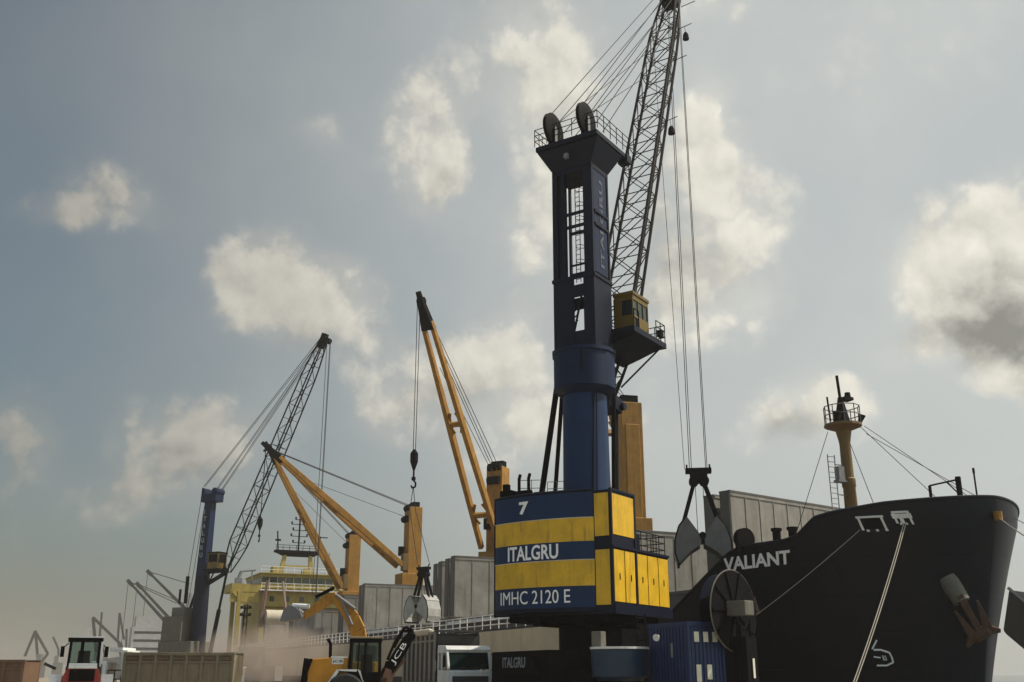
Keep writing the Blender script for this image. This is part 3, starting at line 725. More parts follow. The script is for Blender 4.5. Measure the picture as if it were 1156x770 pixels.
# small gear on the forecastle
def fk_px(px, Y, z): return sl(W(px, 560, Y))
p = sl(W(1084, 560, 56.0)); q_ = sl(W(1049, 545, 57.4))
t = MB(); t.tube((p.x, p.y, 8.4), (p.x, p.y, 12.0), .16, 8); zt = 11.85; t.tube((p.x, p.y, zt), (q_.x, q_.y, zt - .1), .05, 6); t.tube((q_.x, q_.y, zt - .1), (q_.x, q_.y, zt - .75), .09, 6); t.tube((p.x, p.y, 11), (p.x + (q_.x - p.x) * .4, p.y + (q_.y - p.y) * .4, zt - .04), .04, 5); t.build('davit', 'black', ship)
p = sl(W(1103, 560, 56.6)); t = MB(); t.tube((p.x, p.y, 8.4), (p.x, p.y, 12.4), .05, 6); t.lathe((p.x, p.y, 12.3), (p.x, p.y, 12.6), [(0, .07), (1, .07)], 6); t.build('jackstaff', 'black', ship)
p = hp(sfind(1128, 9.7), 9.7, .1)[0]; t = MB(); t.lathe(p + V((0, 0, -.3)), p + V((0, 0, .15)), [(0, .22), (1, .22)], 10); t.build('roller_fairlead', 'ochre', ship)
for px in (835, 872, 890):
    s0 = sfind(px, 8.6); p = V((s0, -hs(s0, 8.6) + .35, 8.3)); t = MB()
    if px == 835: 
        t.lathe(p + V((-.2, 0, .75)), p + V((.2, 0, .75)), [(0, .62), (1, .62)], 16); t.b2(p + V((-.2, -.5, 0)), p + V((.2, .5, .6))); t.build('mooring_roller', 'black', ship)
    else: t.lathe(p, p + V((0, 0, 1.2)), [(0, .24), (.85, .24), (.88, .32), (1, .32)], 10); t.build('bollard', 'black', ship, True)
# hatches: coaming and upright folded covers
def coam(s0, s1):
    t = MB(); t.b2((s0, -8.2, 4.9), (s1, 8.2, 6.5)); t.b2((s0 - .15, -8.35, 6.5), (s1 + .15, 8.35, 6.7)); return t.build('hatch_coaming', 'hatchdark', ship)
for s0, s1 in ((5.6, 22.5), (-23.5, -4.5), (-51.5, -32.5), (-79.5, -60.5), (-106, -88.5)): coam(s0, s1)
def cover(s, p0, p1, zt, th=.9, gap=.5, zb=6.75, rz=0., two=True, dz=0.):
    pc = (p0 + p1) / 2
    for i in range(2 if two else 1):
        t = MB(); x = -(th + gap) * i; L = (p1 - p0)
        t.b2((x - th, -L / 2, zb), (x, L / 2, zt - .12 * i))
        o = t.build('hatch_cover', 'hatch', ship, bevel=.06); o.location = (s, pc, 0); o.rotation_euler = (0, dz, rz)
        t = MB()
        t.b2((x - th + .05, -L / 2 - .06, zb + .2), (x - .05, -L / 2 - .004, zt - .3 - .12 * i)); t.b2((x - th - .02, -L / 2 - .02, zt - .1 - .12 * i), (x + .03, L / 2 + .02, zt + .03 - .12 * i))
        t.b2((x - th + .04, -L / 2 - .055, zt - .35 - .12 * i), (x - .04, -L / 2 - .003, zt - .08 - .12 * i))
        e = t.build('cover_edge', 'hatchdark', o)
        for k in range(3): t = MB(); y = -L / 2 + L * (k + .5) / 3; t.b2((x + .002, y - .25, zb - .05), (x + .12, y + .25, zb + .25)); t.build('cover_hinge', 'hatchdark', o)
        t = MB()
        for k in range(1, 9): y = -L / 2 + L * k / 9; t.b2((x + .001, y - .035, zb + .1), (x + .045, y + .035, zt - .2))
        t.b2((x + .001, -L / 2 + .1, zb + .1), (x + .05, L / 2 - .1, zb + .22)); t.b2((x + .001, -L / 2 + .1, zt - .34), (x + .05, L / 2 - .1, zt - .22))
        t.build('cover_rib', 'hatch', o)
cover(17.8, -4.4, 9.5, 13.4, rz=R(14))
cover(5.4, -7.6, 7.2, 12.5)
cover(-18.9, -8.6, 8.2, 12.6, th=1.0); cover(-23.4, -8.2, 8.2, 12.5)
cover(-51.5, -7.6, 7.6, 12.4); cover(-60.5, -7.6, 7.6, 11.6)
cover(-87.0, -8.0, 6.0, 11.2); cover(-107, -8, 8, 10.6, two=False)
for s0, s1 in ((-19.8, -4.), (-50, -34)): t = MB(); t.b2((s0, -8.9, 6.1), (s1, -8.5, 6.4)); t.build('cover_track', 'white', ship)
# deck cranes
def deck_crane(s, tip, zf, ztop, zped, foot_w=2.3, tip_w=.9, boomdir=None, hook=None, hook_px=None):
    base = V((s, 0, 0)); tip = V(tip)
    t = MB(); t.lathe((s, 0, 4.9), (s, 0, zped), [(0, 1.35), (.9, 1.25), (.95, 1.5), (1, 1.5)], 18); t.b2((s - 2.2, -3, 4.9), (s + 2.2, 3, 7.0))
    ped = t.build('deck_crane', 'mauve', ship, True)
    dv = (tip - V((s, 0, zf))); hd = V((dv.x, dv.y, 0)).normalized(); sd = V((-hd.y, hd.x, 0)); az = math.atan2(hd.y, hd.x)
    def L(f, r_, z): return V((s, 0, z)) + hd * f + sd * r_
    t = MB(); t.box(L(-.15, 0, (zped + ztop) / 2), (1.9, 1.95, ztop - zped), az); t.box(L(-1.12, 0, (zped + ztop) / 2 - .8), (.14, 1.3, ztop - zped - 2.4), az)
    t.box(L(.2, 0, zped + 1.4), (3.0, 2.9, 2.4), az)
    post = t.build('crane_post', 'ochre', ped, bevel=.06)
    for r_ in (-.6, 0, .6): t = MB(); t.lathe(L(.55, r_ - .2, ztop - .1), L(.55, r_ + .2, ztop - .1), [(0, .5), (1, .5)], 14); t.build('rope_sheave', 'black', ped)
    t = MB(); t.lathe(L(.95, -.7, ztop - 1.6), L(.95, .7, ztop - 1.6), [(0, .45), (1, .45)], 14); t.build('rope_drum', 'black', ped)
    t = MB(); t.box(L(-.3, 0, ztop + .3), (.9, 1.5, .8), az); t.build('post_head', 'black', ped)
    t = MB(); t.box(L(1.2, .9, zped + 4.0), (.8, 1.0, 2.2), az); t.build('crane_cab', 'mast', ped, bevel=.05)
    t = MB(); t.box(L(1.25, -.6, zped + 5.6), (.6, .6, 1.2), az); t.build('lamp_box', 'black', ped)
    t = MB(); f0 = L(1.5, 0, zf); up = (tip - f0).normalized()
    for r_ in (-1, 1):
        a, b = f0 + sd * r_ * foot_w / 2, tip + sd * r_ * tip_w / 2
        m_ = a.lerp(b, .45); t.beam(a, m_, .46, .62, (0, 0, 1), .5, .82); t.beam(m_, a.lerp(b, .93), .5, .82, (0, 0, 1), .4, .5)
    for k in (.14, .52):
        w = foot_w + (tip_w - foot_w) * k; c_ = f0.lerp(tip, k); t.beam(c_ - sd * w / 2, c_ + sd * w / 2, .5, .5, up)
        for s2 in (-1, 1): t.beam(c_ + sd * s2 * w * .5, c_ + up * 1.3 + sd * s2 * w * .2, .18, .3, sd); t.beam(c_ + sd * s2 * w * .5, c_ - up * 1.0 + sd * s2 * w * .22, .18, .3, sd)
    bo = t.build('crane_boom', 'ochre', ped, bevel=.04)
    t = MB(); t.beam(f0.lerp(tip, .90), tip + up * .2, tip_w + .5, .7, (0, 0, 1), tip_w * .7, .6); t.beam(tip, tip + up * 1.3, tip_w * .6, .5, (0, 0, 1), tip_w * .5, .35); t.lathe(tip - sd * .35 + up * .3 - hd * .1, tip + sd * .35 + up * .3 - hd * .1, [(0, .42), (1, .42)], 12); t.beam(tip + up * .2, tip + hd * .7 + V((0, 0, -.35)), .25, .25); t.build('boom_tip', 'black', ped)
    t = MB()
    for r_ in (-.5, -.15, .3): rope(t, L(.7, r_, ztop + .3), tip + sd * r_ * .6 + up * .2, .04)
    rope(t, L(.7, .1, ztop - 1.4), f0.lerp(tip, .75), .035)
    t.build('topping_rope', 'rope', ped)
    if hook:
        hpnt = tip + hd * .55; hz = hook
        t = MB()
        for r_ in (-.16, .16): rope(t, hpnt + sd * r_ + V((0, 0, -.3)), V((hpnt.x, hpnt.y, hz + 1.6)) + sd * r_ * .8, .035)
        b = V((hpnt.x, hpnt.y, hz)); t.lathe(b + V((0, 0, 1.7)), b + V((0, 0, -.3)), [(0, .12), (.2, .38), (.6, .38), (1, .12)], 10); t.tube(b + V((0, 0, -.2)), b + V((0, 0, -1.4)), .09, 6)
        t.lathe(b + V((0, 0, -1.0)), b + V((0, 0, -1.3)), [(0, .2), (1, .2)], 8); t.path([b + V((0, 0, -1.3)), b + sd * .25 + V((0, 0, -1.6)), b + sd * .22 + V((0, 0, -1.95)), b - sd * .12 + V((0, 0, -2.05)), b - sd * .25 + V((0, 0, -1.8))], .09, 6)
        t.build('hook_block', 'black', ped)
    return tip + hd * .55
deck_crane(0, sl(W(671, 405, 97)), 14.0, 24.3, 11.6)
tip2 = deck_crane(-28, sl(W(476, 343, 98)), 14.6, 23.6, 11.6, hook=20.6)
deck_crane(-56, sl(W(304, 507, 130.3)), 15.2, 23.0, 11.6)
deck_crane(-84, sl(W(304, 507, 158)), 14.2, 22.5, 11.2, hook=22.8)
# extra hoist line of the third crane
# superstructure
t = MB()
t.b2((-131, -7.6, 4.9), (-114, 9.5, 13)); t.b2((-130, -7.5, 13), (-113.4, 8.2, 16.2))
su = t.build('superstructure', 'cream_yellow', ship, bevel=.05)
t = MB(); t.b2((-127, -8.0, 16.2), (-113.0, 8.0, 17.05)); t.b2((-127, -8.0, 18.15), (-112.9, 8.0, 18.7)); t.b2((-127, -8.3, 18.7), (-112.4, 8.3, 18.85))
for i in range(12): y = -8 + 16 * i / 11; t.b2((-113.2, y - .1, 17.05), (-112.98, y + .1, 18.15))
t.b2((-120, -13.2, 15.4), (-113, -8, 15.7)); t.b2((-113.15, -13.2, 15.7), (-113, -8, 16.8)); t.b2((-120, 8, 15.4), (-113, 13.2, 15.7)); t.b2((-113.15, 8, 15.7), (-113, 13.2, 16.8))
t.b2((-120, -13.2, 15.7), (-119.9, -8, 16.8)); t.b2((-120, -13.2, 15.7), (-113, -13.05, 16.8)); t.b2((-113.2, -13.2, 13.6), (-113.05, -8.2, 15.4))
wh = t.build('wheelhouse', 'cream_yellow', su)
t = MB(); t.b2((-126.8, -7.9, 17.05), (-113.15, 7.9, 18.15)); t.build('bridge_window', 'glass', su)
for y in (-8.8, -6.2, -3.5, -.8, 2.0, 4.7, 7.2):
    t = MB(); (t.b2((-113.99, -5.5, 9.2), (-113.96, -4.7, 10.1)) if abs(y) > 8 else t.b2((-113.38, y, 13.9), (-113.34, y + .8, 14.8))); t.build('cabin_window', 'glass', su)
t = MB(); t.beam((-113.1, -12.8, 15.4), (-113.5, -9.6, 12.4), .5, .5); t.beam((-113.2, -11.6, 4.9), (-113.2, -11.6, 15.4), .7, .7); t.beam((-119, -11.6, 4.9), (-119, -11.6, 15.4), .7, .7); t.beam((-113.3, -10.8, 5), (-113.3, -9.8, 13), .25, .25); t.build('wing_bracket', 'cream_yellow', su)
t = MB(); t.tube((-114, -12.2, 16.8), (-114, -11.4, 19.0), .3); t.tube((-114, -11.4, 19.0), (-114, -8.9, 19.3), .16); t.tube((-114, -9.5, 16.8), (-114, -9.5, 19.2), .12); t.b2((-114.5, -12.4, 16.8), (-113.6, -11.2, 17.8)); t.build('wing_davit', 'greysteel', su)
t = MB(); t.rail([(-112.6, -8.2, 18.85), (-112.6, 8.2, 18.85)], 1.1, .05, 2, 1.5); t.rail([(-112.3, -8.0, 15.9), (-112.3, 8.0, 15.9)], 1.1, .05, 2, 1.5); t.b2((-113.4, -8.2, 15.7), (-112.2, 8.2, 15.88)); t.build('bridge_railing', 'white', su)
t = MB()
for y in (-3.6, 2.2): t.beam((-118, y, 18.8), (-118, y * .8, 23.2), .9, .8, w2=.6, h2=.6)
t.b2((-118.3, -3, 20.5), (-117.7, 2, 20.8)); t.b2((-119.5, -5.2, 18.8), (-117, -3.6, 20.4)); t.b2((-119.3, .6, 18.8), (-117.1, 1.6, 20.2)); t.build('radar_mast', 'cream_yellow', su)
t = MB(); t.b2((-118.8, -4.9, 23.1), (-117.2, 4.0, 23.5)); t.add([(-118.6, -4.7, 23.1), (-117.4, -4.7, 23.1), (-117.4, 3.8, 23.1), (-118.6, 3.8, 23.1), (-118.2, -3.2, 22.4), (-117.8, -3.2, 22.4), (-117.8, 2.2, 22.4), (-118.2, 2.2, 22.4)], [(0, 1, 2, 3), (7, 6, 5, 4), (0, 4, 5, 1), (1, 5, 6, 2), (2, 6, 7, 3), (3, 7, 4, 0)])
t.rail([(-117.2, -4.8, 23.5), (-117.2, 3.9, 23.5)], .9, .05, 2, 1.2); t.tube((-118, -.5, 23.5), (-118, -.5, 30), .16)
for z, w in ((25, 1.1), (26.2, 1.5), (27.3, 1.2), (28.4, 1.5), (29.3, .8)):
    t.tube((-118, -.5 - w, z), (-118, -.5 + w, z), .07)
    for s_ in (-1, 1): t.lathe((-118, -.5 + s_ * w, z), (-118, -.5 + s_ * w, z + .5), [(0, .16), (1, .16)], 6)
t.tube((-118, -4.3, 23.5), (-118, -4.6, 27), .13); t.b2((-118.2, -4.9, 25.2), (-117.8, -3.9, 25.5)); t.tube((-118, 3.6, 23.5), (-118, 3.6, 26.4), .1); t.tube((-118, 2.2, 26.2), (-118, 5.0, 26.2), .1); t.build('signal_mast', 'black', su)
t = MB(); t.tube((-118, 5.5, 18.8), (-118, 5.5, 23.4), .1); t.tube((-118, 9.0, 16), (-118, 9, 20), .1); t.build('aerial', 'greysteel', su)
# lifeboat
p = sl(W(311, 697, 176)); t = MB(); t.lathe(p + V((0, -1.9, 0)), p + V((0, 1.9, 0)), [(0, .7), (.06, 1.2), (.94, 1.2), (1, .7)], 14); lb = t.build('lifeboat', 'tarp', ship, True)
t = MB(); t.b2(p + V((-.6, -2.6, -1.6)), p + V((.6, -1.95, 1.2))); t.beam(p + V((0, -2.2, 1.2)), p + V((-1.5, -1.4, 6)), .4, .4); t.beam(p + V((0, 1.7, 1.1)), p + V((-2.5, 1.4, 6)), .3, .3); t.build('lifeboat_cradle', 'mauve', lb)

# second grab hangs from the second deck crane
tw = SO + SF * tip2.x + SP * tip2.y
g2 = grab('clamshell_grab', 'pale grey clamshell grab hanging over the charcoal tipper truck', (tw.x + 1.2, tw.y, 11.0), R(-35), 'grabgrey', .9, group='clamshell grabs')
t = MB()
for dx in (-.3, .3): t.tube((tw.x, tw.y, 18.7), (tw.x + dx * .9, tw.y, 16.4), .035, 5); t.tube((tw.x + dx * .9, tw.y, 16.4), (tw.x + 1.2 + dx * 1.9, tw.y + .02, 11.3), .03, 5)
tag(t.build('lifting_sling', 'rope'), 'pair of thin slings between a ship crane hook and the pale grey grab', 'sling')
# mooring ropes
def wsh(p): return SO + SF * p.x + SP * p.y + V((0, 0, p.z))
def mrope(label, p, q, r, sag, n=14, double=0.):
    t = MB(); p, q = V(p), V(q)
    for o_ in ((0,) if not double else (-double, double)):
        pts = [p.lerp(q, i / n) + V((o_, 0, -sag * 4 * (i / n) * (1 - i / n))) for i in range(n + 1)]
        t.path(pts, r, 6)
    return tag(t.build('mooring_rope', 'hawser', smooth=True), label, 'mooring rope', 'mooring ropes of the black ship')
a = wsh(hp(sfind(1021, 9.35), 9.35, .2)[0])
mrope('thick pale double mooring rope running steeply from the white fairlead to the quay', a, (ez(46.2) - 1.0, 46.2, .6), .026, .25, double=.055)
b = wsh(hp(sfind(971, 9.1), 9.1, .15)[0])
mrope('thin dark mooring rope slanting along the bow below the ship name', b, (ez(62) - .9, 62, .6), .022, .5)
c_ = wsh(hp(sfind(1130, 9.6), 9.6, .2)[0])
mrope('dark mooring rope leading off to the right from the bow tip', c_, W(1230, 640, 50), .035, .3)
for Y in (46.2, 62):
    t = MB(); x = ez(Y) - 1.0; t.lathe((x, Y, 0), (x, Y, .75), [(0, .42), (.1, .26), (.6, .24), (.75, .4), (1, .36)], 14)
    tag(t.build('mooring_bollard', 'black', smooth=True), 'squat black mooring bollard on the quay edge ' + ('nearest the camera' if Y < 50 else 'behind the crane chassis'), 'bollard')
# ------------------------------------------------------------ second harbour crane, further along the quay
c0 = W(222, 735, 167); hd = V((.9, -.43, 0)).normalized()
c2 = thing('mobile_harbour_crane', 'dark blue harbour crane in the haze on the left, behind the tan tipper', 'crane', (c0.x, c0.y, 0), math.atan2(hd.y, hd.x), 'mobile harbour cranes on the quay')
def l2(p): d = V(p) - V((c0.x, c0.y, 0)); return V((d.dot(hd), d.dot(V((-hd.y, hd.x, 0))), d.z))
t = MB(); t.lathe((0, 0, 2), (-.1, 0, 16.5), [(0, 1.45), (.2, 1.25), (.95, 1.16), (1, 1.0)], 18); tw2 = t.build('tower_column', 'navy_dark', c2, True)
t = MB(); t.beam((-.15, 0, 16), (.1, 0, 28.3), 1.5, 1.7, (1, 0, 0), 1.25, 1.4); t.build('tower_upper_column', 'navy_mid', c2, bevel=.08)
t = MB(); t.b2((-1.1, -1.0, 28.2), (1.9, 1.0, 29.5)); t.prism([(-1.3, -.9, 28.2), (-.4, -.9, 28.2), (-.6, -.9, 30.3), (-1.2, -.9, 30.6)], (0, 1.8, 0)); t.lathe((1.5, -1, 29.8), (1.5, 1, 29.8), [(0, .6), (1, .6)], 12); t.build('tower_head', 'navy_mid', c2, bevel=.08)
for i, ch_ in enumerate('ITALGRU'):
    z = 26.2 - i * 1.15; xx = -.15 + (z - 16) / 12.3 * .25
    text('tower_lettering', ch_, flat((xx - .3, -.93, z), (1, .0, 0), (.02, 0, 1), .62 if ch_ != 'I' else .16, .75), 'letterdim', tw2, .03)
t = MB(); t.b2((1.9, -1.5, 17.4), (4.0, .6, 19.9)); cab2 = t.build('operator_cab', 'cabyellow', c2, bevel=.06)
t = MB(); t.b2((2.1, -1.54, 18.4), (3.8, -1.502, 19.6)); t.b2((4.004, -1.3, 18.3), (4.04, .4, 19.6)); t.b2((1.85, -1.56, 19.75), (4.05, .66, 19.98)); t.build('cab_window', 'black', cab2)
t = MB(); t.beam((1, 0, 15.2), (4.7, 0, 16.9), .5, .5); t.beam((1, 0, 16.9), (4.7, 0, 17.0), .3, .3); t.path([(1.2, .3, 15.8), (2.0, .3, 17.4), (3.4, .3, 18.1), (4.6, .3, 17.2)], .12); t.b2((1, -1.4, 17.0), (4.2, 1, 17.35)); t.build('boom_foot_bracket', 'black', c2)
f2, p2 = V((4.7, 0, 17)), l2(W(366, 383, 158))
t = MB(); lattice(t, f2, p2, [(0, .9, .8), (.1, 1.9, 2.2), (.85, 1.5, 1.8), (1, .8, .9)], 17, .12, .055, (0, 1, 0), False, True); bo2 = t.build('boom', 'black', c2)
t = MB(); t.beam(p2 - (p2 - f2).normalized() * 1.6, p2 + V((.2, 0, .9)), .8, .9); t.lathe(p2 + V((.8, -.4, -.4)), p2 + V((.8, .4, -.4)), [(0, .5), (1, .5)], 12); t.build('boom_head', 'black', bo2)
t = MB()
for y, x, z in ((-.5, -1.2, 30.8), (0, 1.2, 30.4), (.5, 1.7, 30.2)): rope(t, (x, y, z), p2 + V((-.5, y * .5, .3)), .05); rope(t, (x + .2, y + .1, z), p2 + V((-.6, y * .5 + .1, -.2)), .04)
for y in (-.5, .5): rope(t, (-1.4, y, 29.5), (-3.2, y, 11), .045)
t.build('luffing_rope', 'rope', bo2)
t = MB()
for x in (.6, 1.15, 1.3): rope(t, p2 + V((x, 0, -.5)), (p2.x + x, 0, 13), .045)
t.build('hoist_rope', 'rope', bo2)
t = MB(); t.tube(f2, (2.6, 0, 4.0), .2, 8); t.tube(f2.lerp(V((2.6, 0, 4)), .45), (2.6, 0, 4), .34, 8); t.build('luffing_cylinder', 'black', c2)
t = MB(); t.tube((-1.0, 0, 15.0), (-4.6, 0, 4.0), .22, 8); t.build('tower_stay', 'black', c2)
t = MB(); t.b2((-5.6, -2.6, 3.6), (1.0, 2.6, 6.4)); t.b2((-5.4, -2.4, 6.4), (-1.4, 2.4, 10.2)); t.b2((-4.4, -1.6, 10.2), (-1.8, 1.6, 11.6)); h2 = t.build('machine_house', 'olive', c2, bevel=.08)
t = MB(); t.tube((-2.3, -1, 12.2), (-2.3, -1, 16.4), .3, 8); t.tube((-3.2, -1.4, 12.2), (-3.2, -1.4, 14.4), .2, 8); t.build('exhaust_pipe', 'black', h2)
t = MB(); t.b2((-5, -2.4, 1), (4, 2.4, 2.2)); t.lathe((0, 0, 2), (0, 0, 3.7), [(0, 2), (1, 1.8)], 16); t.build('chassis', 'black', c2)

# ------------------------------------------------------------ vehicles
def tipper_body(parent, x0, x1, w, z0, z1, m, n, m2=None, rw=1.):
    """open tipper body along local x with pressed ribs"""
    t = MB(); th = .09
    t.b2((x0, -w / 2, z0), (x1, w / 2, z0 + .12))
    for y in (-w / 2, w / 2 - th): t.b2((x0, y, z0 + .12), (x1, y + th, z1))
    t.b2((x0, -w / 2 + th, z0 + .12), (x0 + th, w / 2 - th, z1)); t.b2((x1 - th, -w / 2 + th, z0 + .12), (x1, w / 2 - th, z1 - .1))
    b = t.build('tipper_body', m, parent, bevel=.015)
    r = MB()
    for y in (-w / 2 - .07, w / 2 + .003):
        for i in range(n + 1):
            x = x0 + .06 + (x1 - x0 - .16) * i / n; r.b2((x - .06 * rw, y, z0 + .1), (x + .09 * rw, y + .067, z1 - .12))
        r.b2((x0, y - .02, z1 - .13), (x1, y + .085, z1 + .03)); r.b2((x0 + .01, y + .01, z1 - .5), (x1 - .01, y + .06, z1 - .4))
        r.b2((x0, y - .01, z0 - .05), (x1, y + .07, z0 + .09))
    r.build('body_rib', m2 or m, b, bevel=.012)
    return b
# the white cab tipper
tl = W(531, 760, 57)
tr = thing('tipper_truck', 'tipper truck with a white cab and tall charcoal ribbed body, facing the camera', 'truck', (tl.x, 57, 0), R(21), 'tipper trucks')
t = MB()
t.b2((-1.24, .12, .75), (1.24, 1.95, 1.86))
t.prism([(-1.24, .0, .75), (-1.24, .02, 1.8), (-1.24, .22, 1.86), (-1.24, .22, .75)], (2.48, 0, 0))
for x in (-1.24, 1.12): 
    t.beam((x + .06, .1, 1.84), (x + .06, .42, 2.82), .14, .14); t.b2((x, 1.1, 1.84), (x + .12, 1.26, 2.8)); t.b2((x, 1.75, 1.84), (x + .12, 1.95, 2.8))
t.b2((-1.24, 1.88, 1.84), (1.24, 1.95, 2.8))
t.prism([(-1.25, .38, 2.74), (-1.25, .3, 2.9), (-1.25, .55, 3.1), (-1.25, 1.9, 3.14), (-1.25, 1.97, 2.74)], (2.5, 0, 0))
cb = t.build('cab', 'white', tr, bevel=.03)
t = MB(); t.add([(-1.08, .13, 1.9), (1.08, .13, 1.9), (1.08, .41, 2.78), (-1.08, .41, 2.78), (-1.08, .16, 1.9), (1.08, .16, 1.9), (1.08, .44, 2.78), (-1.08, .44, 2.78)], [(0, 1, 2, 3), (7, 6, 5, 4), (0, 4, 5, 1), (2, 6, 7, 3)]); t.build('windscreen', 'glassteal', cb)
t = MB()
for x in (-1.20, 1.17):
    for ya, yb in ((.4, 1.1), (1.26, 1.75)): t = MB(); t.b2((x, ya, 1.9), (x + .03, yb, 2.74)); t.build('side_window', 'glass', cb)
t = MB(); t.b2((-1.0, -.03, 1.25), (1.0, -.004, 1.55)); 
for i in range(4): t.b2((-.95, -.05, 1.0 + i * .13), (.95, -.005, 1.06 + i * .13))
t.beam((-.7, .1, 1.9), (-.1, .2, 2.05), .03, .03); t.beam((.1, .1, 1.9), (.7, .2, 2.05), .03, .03); t.build('grille', 'charcoal', cb)
for x in (-1.45, 1.33):
    t = MB(); t.b2((x, .2, 2.0), (x + .14, .32, 2.6)); t.tube((x + .07, .3, 2.62), (0.9 * (1 if x > 0 else -1), .5, 2.85), .025); t.build('mirror', 'black', cb, bevel=.02)
for x in (-1.1, .8):
    t = MB(); t.b2((x, -.06, .9), (x + .3, .01, 1.12)); t.build('headlight', 'glass', cb)
t = MB(); t.b2((-1.26, -.12, .45), (1.26, .3, .8)); t.build('bumper', 'greysteel', cb, bevel=.03)
def place_y(o, y0): o.location = (0, y0, 0); o.rotation_euler = (0, 0, -PI / 2)
bd = tipper_body(tr, -8.8, -2.3, 2.5, 1.15, 3.86, 'charcoal', 7, 'hatch', 2.2); bd.rotation_euler = (0, 0, -PI / 2)
t = MB(); t.b2((-1.2, 2.2, 1.3), (1.2, 2.27, 3.7)); t.b2((-1.28, 1.85, 3.87), (1.28, 2.45, 3.97)); t.b2((.25, 2.15, 1.3), (.32, 2.2, 3.8)); t.b2((-.95, 2.15, 3.3), (.25, 2.2, 3.4)); t.build('body_headboard', 'charcoal', bd).matrix_parent_inverse = Matrix.Rotation(PI / 2, 4, 'Z')
t = MB(); t.lathe((-1.2, 3.4, 3.9), (-1.2, 7.8, 3.9), [(0, .1), (.05, .2), (.95, .2), (1, .1)], 10); t.build('rolled_tarpaulin', 'tarp', tr, True)
t = MB(); t.b2((-.5, .8, .7), (-.3, 8.4, 1.1)); t.b2((.3, .8, .7), (.5, 8.4, 1.1)); t.build('truck_frame', 'black', tr)
for y in (1.0, 5.6, 7.0):
    for x in (-1.02, 1.02): wheel('wheel', (x, y, .52), .52, .32, (1, 0, 0), tr)
# tan tipper seen from the side
t2 = W(206, 760, 58)
tr2 = thing('tipper_truck', 'dusty tan tipper truck standing side on, body ribs along its side', 'truck', (t2.x, 58, 0), R(3), 'tipper trucks')
tipper_body(tr2, -2.85, 2.95, 2.3, 1.0, 2.72, 'tan', 7)
t = MB(); t.b2((-3.6, -1.15, 2.78), (-2.7, 1.15, 2.86)); t.prism([(-2.86, -1.15, 1.2), (-2.86, -1.15, 2.78), (-3.0, -1.15, 2.78)], (0, .1, 0)); t.prism([(-2.86, 1.05, 1.2), (-2.86, 1.05, 2.78), (-3.0, 1.05, 2.78)], (0, .1, 0)); t.b2((-3.62, -1.16, 2.87), (-2.95, 1.16, 3.0)); t.build('canopy', 'white', tr2)
t = MB()
for i in range(7):
    x = -2.7 + i * .81; t.b2((x + .1, -1.235, 2.36), (x + .62, -1.2, 2.52)); 
t.build('stake_pocket', 'brown', tr2)
t = MB(); t.b2((-4.75, -1.1, .8), (-3.75, 1.1, 1.55)); t.b2((-4.6, -1.08, 1.55), (-3.75, 1.08, 2.3)); cb = t.build('cab', 'white', tr2, bevel=.08)
t = MB(); t.b2((-4.5, -1.11, 1.6), (-3.95, -1.082, 2.15)); t.b2((-4.64, -.95, 1.6), (-4.602, .95, 2.15)); t.build('side_window', 'glass', cb)
t = MB(); t.b2((-4.3, -.4, .6), (2.9, .4, .95)); t.rail([(-3.6, -1.1, .95), (-2.9, -1.1, .95)], .9, .03, 2, .35); t.build('truck_frame', 'black', tr2)
for x in (-4.2, .9, 2.1):
    for y in (-.98, .98): wheel('wheel', (x, y, .48), .48, .3, (0, 1, 0), tr2)
# brown tipper at the left edge
t3 = W(-40, 760, 60)
tr3 = thing('tipper_truck', 'brown tipper truck cut off by the left edge, only its tail in view', 'truck', (t3.x, 60, 0), R(4), 'tipper trucks')
tipper_body(tr3, -2.6, 3.65, 2.3, 1.0, 2.38, 'brown', 6)
t = MB(); t.b2((-4.4, -1.1, .8), (-2.75, 1.1, 2.6)); cb = t.build('cab', 'white', tr3, bevel=.1)
t = MB(); t.b2((-4.2, -1.13, 1.65), (-3.1, -1.102, 2.4)); t.build('side_window', 'glass', cb)
t = MB(); t.b2((-4.3, -.4, .6), (3.6, .4, .95)); t.build('truck_frame', 'black', tr3)
for x in (-3.7, 1.6, 2.8):
    for y in (-.98, .98): wheel('wheel', (x, y, .48), .48, .3, (0, 1, 0), tr3)
# wheel loader from behind
w0 = W(92.5, 760, 52)
ld = thing('wheel_loader', 'white and red wheel loader seen from behind, at the far left', 'loader', (w0.x, 52, 0), R(22))
t = MB()
for x in (-.74, .62):
    for y in (0, 1.35): t.beam((x + .06, y, 1.6), (x * .96 + .06, y + .02, 3.2), .12, .12)
t.b2((-.8, -.08, 3.17), (.8, 1.5, 3.34)); t.b2((-.76, .0, 1.5), (.76, 1.4, 2.0)); t.beam((-.12, 0, 2), (-.12, .02, 3.2), .16, .08); cb = t.build('cab', 'black', ld, bevel=.02)
t = MB(); t.b2((-.7, .03, 2.0), (.7, 1.38, 3.17)); t.build('cab_window', 'seethru', cb)
t = MB(); t.b2((-.28, .55, 1.9), (.28, .7, 2.75)); t.b2((-.28, .7, 1.9), (.28, 1.1, 2.1)); t.build('seat', 'black', cb, bevel=.04)
t = MB(); t.b2((-.84, -.12, 3.342), (.84, 1.54, 3.42)); t.tube((.05, -.05, 3.42), (.05, -.05, 3.72), .04); t.tube((.05, -.05, 3.72), (.14, -.05, 3.78), .04); t.b2((.68, -.02, 2.0), (.82, .1, 3.2)); t.build('cab_roof', 'white', cb, bevel=.03)
t = MB(); t.prism([(-.75, -1.9, .9), (.75, -1.9, .9), (.85, -1.8, 1.5), (.62, -1.7, 2.05), (-.62, -1.7, 2.05), (-.85, -1.8, 1.5)], (0, 1.75, 0)); hd_ = t.build('engine_hood', 'red', ld, bevel=.05)
